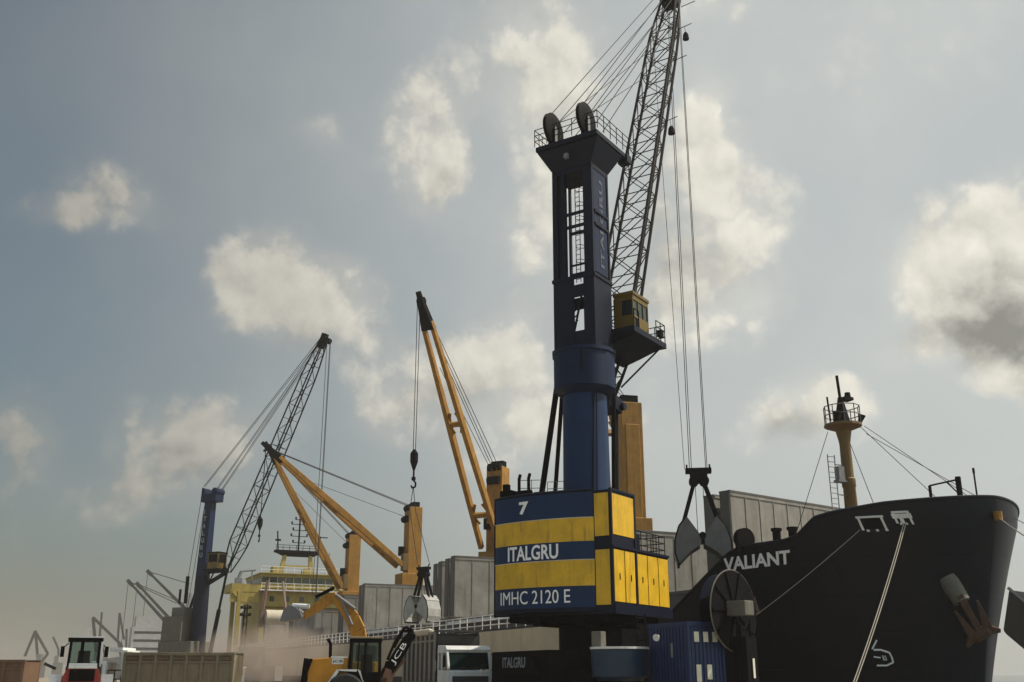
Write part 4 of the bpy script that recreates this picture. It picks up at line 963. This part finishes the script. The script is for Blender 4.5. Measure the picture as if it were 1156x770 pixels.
t = MB(); t.b2((-.55, -1.93, 1.35), (.55, -1.84, 1.85)); t.build('radiator_grille', 'black', hd_); t = MB(); t.b2((-.62, -1.75, 2.055), (.62, -.1, 2.14)); t.b2((-.6, -1.95, 1.2), (.6, -1.86, 1.27)); t.b2((-.62, -1.86, 1.9), (.62, -1.7, 2.05)); t.build('hood_top', 'white', hd_, bevel=.02)
for s_ in (-1, 1):
    t = MB(); t.prism([(s_ * .85, -1.5, 1.1), (s_ * .85, -1.2, 1.65), (s_ * .85, -.2, 1.65), (s_ * .85, .1, 1.1)], (s_ * .55, 0, 0)); t.build('fender', 'white', ld, bevel=.03)
    t = MB(); t.b2((s_ * 1.0 - .09, .3, 2.45), (s_ * 1.0 + .09, .36, 2.95)); t.tube((s_ * .95, .33, 2.9), (s_ * .75, .3, 3.1), .025); t.build('mirror', 'black', ld)
    wheel('wheel', (s_ * 1.1, -.7, .75), .75, .55, (1, 0, 0), ld); wheel('wheel', (s_ * 1.1, 2.3, .75), .75, .55, (1, 0, 0), ld)
t = MB(); t.b2((-.5, 1.4, .6), (.5, 3.2, 1.3)); t.beam((-.5, 2.6, 1.3), (-.5, 4.2, .7), .2, .35); t.beam((.5, 2.6, 1.3), (.5, 4.2, .7), .2, .35); t.prism([(-1.3, 4.2, .15), (-1.3, 5.3, .15), (-1.3, 5.2, .35), (-1.3, 4.5, .5), (-1.3, 4.4, 1.3), (-1.3, 4.2, 1.3)], (2.6, 0, 0)); t.tube((-1.2, .9, 1.9), (-1.75, .9, 2.15), .07); t.build('loader_arm', 'charcoal', ld)
# backhoe loader
j0 = W(412, 760, 48)
jb = thing('backhoe_loader', 'yellow backhoe loader with black cab and lettered black digging boom', 'backhoe', (j0.x, 48, 0), R(6))
t = MB(); t.prism([(-2.45, -.55, 1.0), (-2.5, -.55, 2.15), (-2.3, -.55, 2.3), (-.72, -.55, 2.42), (-.72, -.55, 1.0)], (0, 1.1, 0)); hood = t.build('engine_hood', 'jcb', jb, bevel=.04)
t = MB(); t.b2((-1.45, -.565, 2.08), (-.95, -.552, 2.32)); t.b2((-1.5, -.57, 2.34), (-.75, .1, 2.41)); t.build('hood_badge', 'white', hood)
text('hood_lettering', 'JCB', flat((-1.42, -.57, 2.12), (1, 0, 0), (0, 0, 1), .44, .14), 'black', hood, .0)
t = MB(); t.tube((-1.55, -.2, 2.35), (-1.57, -.2, 3.0), .075, 8); t.tube((-1.57, -.2, 2.95), (-1.7, -.2, 3.16), .075, 8); t.build('exhaust_pipe', 'black', jb, True)
t = MB()
for x in (-.68, .0, .66):
    for y in (-.8, .74): t.beam((x, y, 1.2), (x * .93, y * .96, 3.12), .11, .1)
t.b2((-.72, -.84, 1.1), (.72, .8, 1.75)); t.b2((-.7, -.84, 3.02), (.7, .82, 3.16)); t.beam((-.3, -.82, 1.75), (-.28, -.8, 3.1), .06, .06); t.b2((-.2, -.2, 1.7), (.3, .35, 2.5)); cb = t.build('cab', 'black', jb, bevel=.02)
for xa, xb in ((-.64, -.02), (.04, .6)): t = MB(); t.b2((xa, -.76, 1.75), (xb, .72, 3.0)); t.build('cab_window', 'seethru', cb)
t = MB(); t.b2((-.74, -.88, 3.162), (.76, .86, 3.24)); t.build('cab_roof', 'tan', cb, bevel=.03)
t = MB()
for s_ in (-1, 1):
    y = -.86 if s_ < 0 else .5; t = MB()
    out = [(-1.75, y, 1.05), (-1.2, y, 1.86), (-.3, y, 1.86), (.15, y, 1.05)]
    for a, b in zip(out[:-1], out[1:]): t.beam((a[0], y, a[2]), (b[0], y, b[2]), .1, .5, (0, 1, 0)) if False else t.prism([(a[0], y, a[2]), (b[0], y, b[2]), (b[0] + (.09 if b[0] < -.5 else -.05), y, b[2] - .1), (a[0] + .12, y, a[2] - .06)], (0, .36, 0))
    t.build('fender', 'white', jb)
for s_ in (-1, 1): wheel('wheel', (-.8, s_ * .85, .85), .85, .45, (0, 1, 0), jb, 'jcb'); wheel('wheel', (-2.9, s_ * .85, .55), .55, .35, (0, 1, 0), jb, 'jcb')
t = MB()
for y in (-.62, .55): t.beam((-2.35, y, 2.3), (-2.75, y, 1.1), .16, .14); t.beam((-2.6, y - .03, 2.33), (-2.72, y - .03, .9), .12, .1); t.beam((-2.75, y, 1.1), (-3.9, y, .6), .16, .25)
t.prism([(-3.8, -1.15, .15), (-4.8, -1.15, .15), (-4.6, -1.15, .4), (-4.2, -1.15, .6), (-4.1, -1.15, 1.1), (-3.8, -1.15, 1.1)], (0, 2.3, 0)); t.build('loader_arm', 'black', jb)
b0, b1 = V((.78, -.1, 1.4)), V((2.05, -.1, 3.42))
t = MB(); ax = (b1 - b0).normalized(); nn = V((-ax.z, 0, ax.x))
pr = [b0 - nn * .22, b0 + nn * .2, b0.lerp(b1, .5) + nn * .26, b0.lerp(b1, .85) + nn * .24, b1 + nn * .12, b1 - nn * .1, b0.lerp(b1, .8) - nn * .22, b0.lerp(b1, .4) - nn * .26]
t.prism([p + V((0, -.14, 0)) for p in pr], (0, .3, 0)); bm_ = t.build('digging_boom', 'black', jb, bevel=.02)
text('boom_lettering', 'JCB', flat(b0.lerp(b1, .34) - nn * .14 + V((0, -.141, 0)), ax, nn, 1.05, .28), 'letter', bm_, .0)
t = MB(); t.path([b0.lerp(b1, .35) + nn * .3, b0.lerp(b1, .7) + nn * .45, b1 + V((-.35, 0, .25)), b1 + V((-.05, .1, .18)), b1 + V((.1, .3, -.1))], .06); t.path([b0.lerp(b1, .6) + nn * .33, b1 + V((-.4, .1, .12)), b1 + V((.0, .2, .1)), b1 + V((.1, .4, -.2))], .05); t.build('hydraulic_hose', 'black', bm_)
t = MB(); t.beam(b1 + V((0, .05, 0)), b1 + V((-.75, .6, -1.25)), .25, .3); t.prism([b1 + V((-1.15, .5, -1.2)), b1 + V((-.8, .5, -1.2)), b1 + V((-.95, .5, -1.9)), b1 + V((-1.3, .5, -1.7))], (0, .6, 0)); t.build('dipper_arm', 'black', bm_)
t = MB(); t.b2((.6, -.5, .5), (1.0, .4, 1.5)); t.beam((.85, -.2, 1.25), b0.lerp(b1, .22) + V((0, 0, 0)), .36, .5); t.tube(b0 + V((.3, -.1, .1)), b0.lerp(b1, .55) - nn * .34, .07); t.build('boom_kingpost', 'rust', jb)
# excavator behind
x0 = W(412, 760, 60)
ex = thing('excavator', 'excavator with sunlit yellow boom and raised bucket, behind the backhoe cab', 'excavator', (x0.x, 60, 0), 0)
def xl(px, py, Y=60): return W(px, py, Y) - V((x0.x, 60, 0))
bp = [xl(407, 724), xl(404, 712), xl(398, 698), xl(388, 684), xl(376, 674)]
t = MB()
for (a, b, h0, h1) in zip(bp[:-1], bp[1:], (.75, .85, .8, .65), (.85, .8, .65, .4)): t.beam(a, b, .4, h0, (0, 1, 0), .4, h1) if False else t.beam(a, b, h0, .42, (0, 1, 0), h1, .42)
xb = t.build('excavator_boom', 'jcb', ex, bevel=.03)
t = MB(); t.tube(bp[1] + V((-.3, -.3, .3)), bp[3] + V((-.1, -.3, .35)), .09, 8); t.tube(bp[2] + V((.15, -.3, .5)), bp[4] + V((.2, -.3, .1)), .1, 8); t.build('hydraulic_cylinder', 'greysteel', xb, True)
sa, sb = xl(380, 671), xl(343, 696)
t = MB(); t.beam(sa, sa.lerp(sb, .25), .3, .36, (0, 1, 0), .6, .36); t.beam(sa.lerp(sb, .25), sb, .6, .36, (0, 1, 0), .34, .36); st = t.build('stick', 'jcb', ex, bevel=.02)
t = MB(); t.tube(sa + V((-.1, -.3, .35)), sa.lerp(sb, .55) + V((-.15, -.3, .5)), .1, 8); t.build('hydraulic_cylinder', 'black', st, True)
k = [xl(341, 690), xl(344, 698), xl(333, 700), xl(318, 702), xl(322, 690), xl(328, 683), xl(336, 686)]
t = MB(); t.prism([p + V((0, -.6, 0)) for p in k], (0, 1.2, 0)); t.build('bucket', 'greysteel', st, bevel=.04)
t = MB(); t.beam(sb + V((0, -.3, 0)), xl(331, 685) + V((0, -.3, 0)), .16, .16); t.tube(xl(350, 685) + V((0, -.2, 0)), xl(331, 684) + V((0, -.2, 0)), .15, 8); t.build('bucket_link', 'white', st)
t = MB(); t.b2((-2.3, -1.2, 1.1), (.7, 1.2, 2.3)); t.b2((-2.2, -1.1, 2.3), (-1.3, 1.1, 2.45)); bd = t.build('excavator_body', 'jcb', ex, bevel=.06)
t = MB(); t.b2((-.6, .2, 2.3), (.5, 1.15, 3.2)); t.build('cab', 'glass', ex, bevel=.05)
for y in (-1.1, 1.1):
    t = MB(); t.prism([(-1.9, y - .25, .35), (-1.6, y - .25, .8), (1.6, y - .25, .8), (1.9, y - .25, .35), (1.6, y - .25, 0), (-1.6, y - .25, 0)], (0, .5, 0)); t.build('track', 'rubber', ex, bevel=.05)
# clutter under the second crane: receiving hopper, lamp mast, small lorry, barrels of dust
hp_ = W(283, 760, 120)
hop = thing('hopper', 'dusty grey receiving hopper on legs in the dust cloud', 'hopper', (hp_.x, 120, 0), R(10)); hop.scale = (.75, .75, .8)
t = MB(); a = [(-1.9, -1.9, 5.4), (1.9, -1.9, 5.4), (1.9, 1.9, 5.4), (-1.9, 1.9, 5.4)]; b = [(-.5, -.5, 2.6), (.5, -.5, 2.6), (.5, .5, 2.6), (-.5, .5, 2.6)]; t.add(a + b, [(0, 1, 5, 4), (1, 2, 6, 5), (2, 3, 7, 6), (3, 0, 4, 7)])
for i in range(4): t.beam(a[i], a[(i + 1) % 4], .25, .4)
t.build('funnel', 'greysteel', hop)
for i in range(4): t = MB(); t.beam((a[i][0] * .9, a[i][1] * .9, 0), (a[i][0] * .9, a[i][1] * .9, 5.2), .25, .25); t.build('leg', 'greysteel', hop)
lm = W(272, 760, 150)
lp = thing('lamp_mast', 'thin dark lattice lamp mast beside the yellow superstructure', 'lamp mast', (lm.x, 150, 0))
t = MB(); lattice(t, (0, 0, 0), (0, 0, 11), [(0, .7, .7), (1, .4, .4)], 10, .05, .03, (1, 0, 0)); t.build('mast', 'black', lp)
for z in (9.4, 10.4): t = MB(); t.b2((-.8, -.15, z), (.8, .15, z + .1)); t.b2((-.75, -.2, z + .1), (-.4, .2, z + .4)); t.b2((.4, -.2, z + .1), (.75, .2, z + .4)); t.build('lamp_bracket', 'black', lp)
sv = W(296, 760, 128)
lo = thing('small_lorry', 'small dusty white lorry half lost in the dust below the ship superstructure', 'lorry', (sv.x, 128, 0), R(-15))
t = MB(); t.b2((-1.6, -1, .8), (2.2, 1, 2.5)); t.build('cargo_box', 'greysteel', lo, bevel=.05); t = MB(); t.b2((-3.0, -1, .6), (-1.75, 1, 2.4)); cb = t.build('cab', 'white', lo, bevel=.1); t = MB(); t.b2((-2.8, -1.03, 1.5), (-2.0, -1.004, 2.15)); t.b2((-3.03, -.8, 1.5), (-3.004, .8, 2.15)); t.build('side_window', 'glass', cb)
for x in (-2.4, 1.4):
    for y in (-.9, .9): wheel('wheel', (x, y, .42), .42, .28, (0, 1, 0), lo)
# ------------------------------------------------------------ far harbour
fs_ = thing('distant_ship', 'faint grey cargo ship far off in the haze with three slanting cranes', 'ship', (W(170, 760, 360).x, 360, 0), R(115))
def fl(px, py, Y=360): 
    d = W(px, py, Y) - V((fs_.location.x, 360, 0)); return Matrix.Rotation(-R(115), 3, 'Z') @ d
t = MB(); t.b2((-70, -10, -3), (70, 10, 7)); t.build('hull', 'fargrey', fs_)
a, b = fl(150, 735), fl(182, 713)
t = MB(); t.box((a + b) / 2 , (8, 11, 9)); t.box((a + b) / 2 + V((0, 1, 6)), (6, 7, 4)); su2 = t.build('superstructure', 'farwhite', fs_)
t = MB(); 
for i in range(3): t.box((a + b) / 2 + V((0, 0, -2.5 + i * 2.6)), (8.1, 9.5, .8))
t.build('window_band', 'fardark', su2)
for (px0, py0, px1, py1) in ((145, 656, 196, 712), (155, 659, 204, 712), (167, 645, 212, 690)):
    f0, tp = fl(px1, py1), fl(px0, py0)
    t = MB(); t.beam(f0, tp, 1.0, 1.1, (0, 0, 1), .6, .6); t.beam(tp.lerp(f0, .10), tp.lerp(f0, -.02), 1.0, 1.1); cr_ = t.build('deck_crane', 'fardark', fs_)
    t = MB(); t.tube(tp, f0 + V((0, 0, 9)), .13, 5); t.tube(tp, V((tp.x, tp.y, 9)), .1, 5); t.build('topping_rope', 'fardark', cr_)
    t = MB(); t.beam(V((f0.x, f0.y, 5)), f0 + V((0, 0, 6)), 1.6, 1.6); t.build('crane_post', 'fargrey', cr_)
def far_derrick(label, Y, segs, w=1.):
    x = W(segs[0][0], 760, Y).x; w *= .75
    o = thing('derrick_crane', label, 'crane', (x, Y, 0), 0, 'far cranes in the haze')
    t = MB()
    for (a, b, c_, d_) in segs: t.beam(W(a, b, Y) - V((x, Y, 0)), W(c_, d_, Y) - V((x, Y, 0)), w, w)
    t.build('jib', 'fardark', o)
    t = MB(); t.b2((-3, -3, 0), (5, 3, 6)); t.beam((1, 0, 6), (1, 0, 9), 2, 2); t.build('base', 'fargrey', o)
far_derrick('faint A shaped derrick in the haze near the left edge', 430, [(40, 712, 28, 741), (40, 712, 43, 748), (40, 713, 54, 738), (54, 738, 45, 750)], 1.1)
far_derrick('tiny slanting derrick just left of the wheel loader cab', 470, [(60, 719, 66, 733), (66, 733, 66, 750)], .9)
far_derrick('far crane with a long jib sloping down to the right, behind the wheel loader', 400, [(105, 697, 137, 728), (105, 697, 110, 752), (137, 728, 140, 752)], 1.2)
far_derrick('thin far mast standing behind the long sloping far jib', 440, [(115, 691, 113, 716), (113, 716, 121, 752), (115, 694, 108, 752)], .8)
far_derrick('far narrow loop shaped crane right of the wheel loader', 420, [(135, 692, 133, 722), (135, 692, 140, 722), (133, 722, 138, 752), (143, 710, 142, 752)], .9)
sh2 = thing('moored_ship', 'dark overhanging stern of another ship at the right edge, past the bow', 'ship', (W(1190, 760, 130).x, 130, 0), R(-25))
def ml(px, py, dy=0): d = W(px, py, 130) - V((sh2.location.x, 130, 0)); return Matrix.Rotation(R(25), 3, 'Z') @ d
k = [ml(1138, 664), ml(1131, 713), ml(1170, 746), ml(1180, 790), ml(1500, 790), ml(1500, 730), ml(1180, 700)]
t = MB(); t.prism(k, (6, 16, 0)); t.build('hull', 'black', sh2, bevel=.4)
t = MB(); t.beam(k[0] + V((0, -.05, .05)), k[6] + V((0, -.05, .05)), .3, .3); t.build('deck_edge', 'greysteel', sh2)
# airborne dust
def volume(name, lo, hi, col, dens, noise=None, label=None, cat=None, aniso=0.):
    t = MB(); c_ = (V(lo) + V(hi)) / 2; t.box((0, 0, 0), V(hi) - V(lo))
    m = bpy.data.materials.new(name + ' air'); m.use_nodes = True; nt = m.node_tree; nt.nodes.remove(nt.nodes['Principled BSDF'])
    v = nt.nodes.new('ShaderNodeVolumePrincipled'); v.inputs['Color'].default_value = (*col, 1); v.inputs['Density'].default_value = dens; v.inputs['Anisotropy'].default_value = aniso
    nt.links.new(v.outputs[0], nt.nodes['Material Output'].inputs['Volume'])
    if noise:
        tc = nt.nodes.new('ShaderNodeTexCoord'); n = nt.nodes.new('ShaderNodeTexNoise'); n.inputs['Scale'].default_value = noise; n.inputs['Detail'].default_value = 5; n.inputs['Distortion'].default_value = .8
        nt.links.new(tc.outputs['Object'], n.inputs['Vector'])
        mp = nt.nodes.new('ShaderNodeMapRange'); mp.inputs[1].default_value = .4; mp.inputs[2].default_value = .75; mp.inputs[4].default_value = dens * 2.2
        nt.links.new(n.outputs['Fac'], mp.inputs[0])
        h = V(hi) - V(lo); vm = nt.nodes.new('ShaderNodeVectorMath'); vm.operation = 'MULTIPLY'; vm.inputs[1].default_value = (2 / h.x, 2 / h.y, 2 / h.z); nt.links.new(tc.outputs['Object'], vm.inputs[0])
        ln = nt.nodes.new('ShaderNodeVectorMath'); ln.operation = 'LENGTH'; nt.links.new(vm.outputs[0], ln.inputs[0])
        fo = nt.nodes.new('ShaderNodeMapRange'); fo.inputs[1].default_value = 1.; fo.inputs[2].default_value = .25; fo.inputs[3].default_value = 0; fo.inputs[4].default_value = 1; nt.links.new(ln.outputs['Value'], fo.inputs[0])
        mu = nt.nodes.new('ShaderNodeMath'); mu.operation = 'MULTIPLY'; nt.links.new(mp.outputs[0], mu.inputs[0]); nt.links.new(fo.outputs[0], mu.inputs[1]); nt.links.new(mu.outputs[0], v.inputs['Density'])
    o = t.build(name, m); o.location = c_
    return tag(o, label, cat, kind='stuff')
a, b = W(212, 780, 110), W(395, 700, 110)
volume('dust_cloud', (a.x, 96, .1), (b.x, 128, b.z), (.60, .50, .42), .17, .34, 'brown dust hanging over the quay below the yellow superstructure', 'dust')
BANK = volume('far_dust', (-700, 215, -2), (140, 900, 70), (.80, .77, .72), BANK_D, None, 'pale dust bank over the far quay', 'dust', .55)
nt = BANK.data.materials[0].node_tree; tc_ = nt.nodes.new('ShaderNodeTexCoord'); sx = nt.nodes.new('ShaderNodeSeparateXYZ'); nt.links.new(tc_.outputs['Object'], sx.inputs[0])
mr_ = nt.nodes.new('ShaderNodeMapRange'); mr_.interpolation_type = 'SMOOTHSTEP'; mr_.inputs[1].default_value = 36; mr_.inputs[2].default_value = -36; mr_.inputs[4].default_value = BANK_D
nt.links.new(sx.outputs[2], mr_.inputs[0]); nt.links.new(mr_.outputs[0], [n for n in nt.nodes if n.type == 'PRINCIPLED_VOLUME'][0].inputs['Density'])
HAZE = volume('haze', (-2550, -2550, -5.5), (2550, 2550, 62), (.92, .89, .84), HAZE_D, None, 'pale harbour haze over everything', 'haze', .55)
HAZE.location.z = (62 - 5.5) / 2
HAZE.display_type = 'WIRE'
# ------------------------------------------------------------ light, sky, camera
SUN_AZ = math.atan2(.95, .08)        # clockwise from +Y
SUN_EL = R(50)
sd = V((math.sin(SUN_AZ) * math.cos(SUN_EL), math.cos(SUN_AZ) * math.cos(SUN_EL), math.sin(SUN_EL)))
ld_ = bpy.data.lights.new('sun', 'SUN'); ld_.energy = 3.6; ld_.angle = R(1.0); ld_.color = (1, .92, .8)
lo_ = bpy.data.objects.new('sun', ld_); COL.objects.link(lo_); lo_.rotation_euler = (-sd).to_track_quat('-Z', 'Y').to_euler(); lo_.location = sd * 300
w = bpy.data.worlds.new('World'); sc.world = w; w.use_nodes = True
nt = w.node_tree; N, K = nt.nodes, nt.links
bg = N['Background']
def nd(t, **kw):
    n = N.new(t)
    for k, v in kw.items(): setattr(n, k, v)
    return n
def math_(op, a, b=None, c=None, clamp=False):
    n = nd('ShaderNodeMath', operation=op, use_clamp=clamp)
    for i, x in enumerate((a, b, c)):
        if x is None: continue
        if isinstance(x, (int, float)): n.inputs[i].default_value = x
        else: K.new(x, n.inputs[i])
    return n.outputs[0]
sky = nd('ShaderNodeTexSky', sky_type='NISHITA', sun_disc=False, sun_elevation=SUN_EL, sun_rotation=SUN_AZ, altitude=0)
sky.air_density = 1.0; sky.dust_density = 4.0; sky.ozone_density = 1.5
tc = nd('ShaderNodeTexCoord'); D = tc.outputs['Generated']
sep = nd('ShaderNodeSeparateXYZ'); K.new(D, sep.inputs[0])
az = math_('ARCTAN2', sep.outputs[0], sep.outputs[1]); el = math_('ARCSINE', sep.outputs[2])
cmb = nd('ShaderNodeCombineXYZ'); K.new(az, cmb.inputs[0]); K.new(el, cmb.inputs[1])
def noise(vec, scale, det, rough=.6, dist=0.):
    n = nd('ShaderNodeTexNoise'); n.inputs['Scale'].default_value = scale; n.inputs['Detail'].default_value = det; n.inputs['Roughness'].default_value = rough; n.inputs['Distortion'].default_value = dist
    K.new(vec, n.inputs['Vector']); return n
def vadd(a, b):
    n = nd('ShaderNodeVectorMath', operation='ADD'); K.new(a, n.inputs[0])
    if isinstance(b, tuple): n.inputs[1].default_value = b
    else: K.new(b, n.inputs[1])
    return n.outputs[0]
def azel(px, py):
    u, v = (px - 578) / 1156, (385 - py) / 1156
    x, y, z = u, CT - v * ST, ST + v * CT
    return math.atan2(x, y), math.asin(z / math.sqrt(x * x + y * y + z * z))
# clouds of this sky: photo position, radii, strength
CL = [(120, 210, 60, 46, .5), (110, 232, 100, 34, .4), (478, 150, 62, 82, .95), (500, 205, 38, 45, .5), (362, 148, 30, 30, .42),
      (330, 320, 105, 66, .95), (285, 305, 50, 48, .6), (390, 350, 60, 60, .5), (600, 50, 95, 120, .72), (630, 170, 70, 140, .5), (560, 385, 66, 60, .8), (470, 425, 90, 60, .6), (545, 460, 100, 90, .55), (600, 440, 60, 90, .4),
      (800, 130, 44, 80, .7), (838, 215, 58, 62, .7), (785, 220, 62, 120, .5), (820, 335, 70, 72, .75), (750, 320, 60, 110, .45), (1130, 262, 95, 72, 1.1), (1085, 322, 80, 72, 1.0), (1165, 330, 120, 100, 1.2), (1100, 400, 90, 50, .45),
      (905, 465, 68, 44, .75), (955, 470, 50, 36, .6), (20, 490, 46, 66, .62), (205, 478, 86, 46, .8), (265, 510, 80, 80, .6), (180, 540, 80, 60, .5), (320, 420, 60, 60, .3), (60, 560, 90, 60, .3), (118, 498, 16, 18, .3), (1010, 410, 40, 30, .3), (870, 480, 50, 40, .4),
      (610, 280, 40, 80, .5), (800, 0, 60, 26, .5), (690, 480, 120, 60, .3), (430, 470, 50, 50, .35), (1000, 60, 160, 110, .22),
      (-180, 300, 130, 80, .9), (-420, 150, 160, 100, .9), (1400, 150, 150, 90, .9), (1650, 330, 160, 90, .9), (-250, 560, 150, 60, .7), (900, -220, 200, 110, .9), (300, -260, 200, 100, .8)]
SHADE = [(1105, 368, 95, 62, .30), (1175, 362, 100, 80, .30), (1060, 385, 50, 36, .25), (890, 492, 36, 34, .4), (735, 240, 46, 120, .42), (790, 300, 36, 60, .2), (340, 385, 70, 40, .2), (505, 220, 24, 34, .15), (500, 460, 70, 40, .2), (215, 530, 70, 34, .2), (-180, 340, 120, 50, .4), (1400, 190, 140, 60, .4)]
def density(q, CL):
    acc = None
    for px, py, rx, ry, s in CL:
        a, e = azel(px, py); k = 1 / 1156 * 1.0
        sub = nd('ShaderNodeVectorMath', operation='SUBTRACT'); K.new(q, sub.inputs[0]); sub.inputs[1].default_value = (a, e, 0)
        r2 = ((px - 578) / 1156) ** 2 + ((385 - py) / 1156) ** 2
        kx = 1156 * (1 + r2) ** .5 * math.cos(e); ky = 1156 * (1 + r2) ** .5
        ml_ = nd('ShaderNodeVectorMath', operation='MULTIPLY'); K.new(sub.outputs[0], ml_.inputs[0]); ml_.inputs[1].default_value = (kx / rx, ky / ry, 0)
        ln = nd('ShaderNodeVectorMath', operation='LENGTH'); K.new(ml_.outputs[0], ln.inputs[0])
        mr = nd('ShaderNodeMapRange', interpolation_type='SMOOTHERSTEP'); mr.inputs[1].default_value = 1.45; mr.inputs[2].default_value = 0.05; mr.inputs[3].default_value = 0; mr.inputs[4].default_value = s
        K.new(ln.outputs['Value'], mr.inputs[0])
        acc = mr.outputs[0] if acc is None else math_('ADD', acc, mr.outputs[0])
    return acc
wn = noise(cmb.outputs[0], 9, 8, .6); 
wv = nd('ShaderNodeVectorMath', operation='MULTIPLY_ADD'); K.new(wn.outputs['Color'], wv.inputs[0]); wv.inputs[1].default_value = (.10, .10, 0); wv.inputs[2].default_value = (-.05, -.05, 0)
qw = vadd(cmb.outputs[0], wv.outputs[0])
wsm = noise(cmb.outputs[0], 40, 5, .6)
ws2 = nd('ShaderNodeVectorMath', operation='MULTIPLY_ADD'); K.new(wsm.outputs['Color'], ws2.inputs[0]); ws2.inputs[1].default_value = (.03, .03, 0); ws2.inputs[2].default_value = (-.015, -.015, 0)
qb = vadd(cmb.outputs[0], ws2.outputs[0])
def billow(vec):
    v = nd('ShaderNodeTexVoronoi', feature='F1', voronoi_dimensions='2D'); v.inputs['Scale'].default_value = 17; v.inputs['Detail'].default_value = 2.; v.inputs['Roughness'].default_value = .55
    K.new(vec, v.inputs['Vector']); return math_('SUBTRACT', .62, v.outputs['Distance'])
def puff(dx, dy):
    n_ = noise(vadd(cmb.outputs[0], (3.1 + dx, 1.7 + dy, 0)), 13, 12, .66)
    a_ = math_('MULTIPLY', math_('SUBTRACT', n_.outputs['Fac'], .5), 1.9)
    return math_('ADD', a_, math_('MULTIPLY', billow(vadd(qb, (dx, dy, 0))), .75))
fbv = puff(0, 0)
d0 = density(qw, CL)
fq = vadd(qw, (.010, .028, 0))
d1 = d0
fbv1 = puff(.007, .014)
def edge(d, f):
    g = math_('MULTIPLY', f, math_('MINIMUM', math_('MULTIPLY', d, 2.0), 1.0))
    return math_('ADD', d, g)
e0, e1 = edge(d0, fbv), edge(d1, fbv1)
msk = nd('ShaderNodeMapRange', interpolation_type='SMOOTHSTEP'); msk.inputs[1].default_value = .06; msk.inputs[2].default_value = .92; msk.inputs[4].default_value = .9; K.new(e0, msk.inputs[0])
halo = nd('ShaderNodeMapRange', interpolation_type='SMOOTHSTEP'); halo.inputs[1].default_value = 0; halo.inputs[2].default_value = 1.1; halo.inputs[4].default_value = .5; K.new(d0, halo.inputs[0])
class _M: outputs = [math_('MAXIMUM', msk.outputs[0], halo.outputs[0])]
msk = _M
lit = math_('ADD', .78, math_('MULTIPLY', math_('SUBTRACT', e0, e1), .30))
lit = math_('SUBTRACT', lit, math_('MULTIPLY', density(qw, SHADE), math_('SUBTRACT', 1.0, math_('MULTIPLY', fbv, .9))), clamp=True)
lit = math_('MAXIMUM', lit, math_('ADD', .20, math_('MULTIPLY', fbv, .45)))
cc = nd('ShaderNodeValToRGB'); cc.color_ramp.elements[0].position = 0; cc.color_ramp.elements[0].color = (*CLD_DARK, 1); cc.color_ramp.elements[1].position = 1; cc.color_ramp.elements[1].color = (*CLD_LIT, 1)
K.new(lit, cc.inputs[0])
# clouds brighten towards the sun side (forward scattering of the veil)
dot = nd('ShaderNodeVectorMath', operation='DOT_PRODUCT'); K.new(D, dot.inputs[0]); dot.inputs[1].default_value = GLOW_DIR
gl = nd('ShaderNodeMapRange', interpolation_type='SMOOTHSTEP'); gl.inputs[1].default_value = .35; gl.inputs[2].default_value = 1.0; gl.inputs[3].default_value = 0; gl.inputs[4].default_value = 1; K.new(dot.outputs['Value'], gl.inputs[0])
gain = math_('ADD', .40, math_('MULTIPLY', gl.outputs[0], .76))
cs = nd('ShaderNodeVectorMath', operation='SCALE'); K.new(cc.outputs[0], cs.inputs[0]); K.new(gain, cs.inputs['Scale'])
# thin high veil over the blue
vn = noise(vadd(cmb.outputs[0], (7.7, 2.2, 0)), 3.2, 7, .55)
vm = math_('MULTIPLY', gl.outputs[0], .75)
vm = math_('ADD', vm, math_('MULTIPLY', math_('SUBTRACT', vn.outputs['Fac'], .22), .8), clamp=True)
skm = nd('ShaderNodeVectorMath', operation='MULTIPLY'); K.new(sky.outputs[0], skm.inputs[0]); skm.inputs[1].default_value = SKY_TINT
veil = nd('ShaderNodeMix', data_type='RGBA'); K.new(math_('MULTIPLY', vm, VEIL), veil.inputs[0]); K.new(skm.outputs[0], veil.inputs[6]); vs_ = nd('ShaderNodeVectorMath', operation='SCALE'); vs_.inputs[0].default_value = VEIL_COL; K.new(math_('ADD', .34, math_('MULTIPLY', gl.outputs[0], .72)), vs_.inputs['Scale']); K.new(vs_.outputs[0], veil.inputs[7])
mx = nd('ShaderNodeMix', data_type='RGBA'); K.new(msk.outputs[0], mx.inputs[0]); K.new(veil.outputs[2], mx.inputs[6]); K.new(cs.outputs[0], mx.inputs[7])
# unseen sky behind the camera scaled up, added as fill light
bk = nd('ShaderNodeMapRange', interpolation_type='SMOOTHSTEP'); bk.inputs[1].default_value = .05; bk.inputs[2].default_value = -.6; bk.inputs[3].default_value = 1; bk.inputs[4].default_value = BEHIND; K.new(sep.outputs[1], bk.inputs[0])
fs2 = nd('ShaderNodeVectorMath', operation='SCALE'); K.new(mx.outputs[2], fs2.inputs[0]); K.new(bk.outputs[0], fs2.inputs['Scale'])
K.new(fs2.outputs[0], bg.inputs['Color']); bg.inputs['Strength'].default_value = SKY_STRENGTH
cam = bpy.data.cameras.new('camera'); cam.lens = 36; cam.sensor_width = 36; cam.clip_end = 9000; cam.clip_start = .1
co = bpy.data.objects.new('camera', cam); COL.objects.link(co); co.location = (0, 0, EYE); co.rotation_euler = (PI / 2 + TH, 0, 0)
sc.camera = co
sc.view_settings.view_transform = 'Standard'; sc.view_settings.look = 'None'; sc.view_settings.gamma = 1; sc.view_settings.exposure = EXPOSURE
sc.view_settings.use_curve_mapping = False
sc.cycles.volume_bounces = 1; sc.cycles.max_bounces = 6; sc.cycles.diffuse_bounces = 3
sc.cycles.use_denoising = True
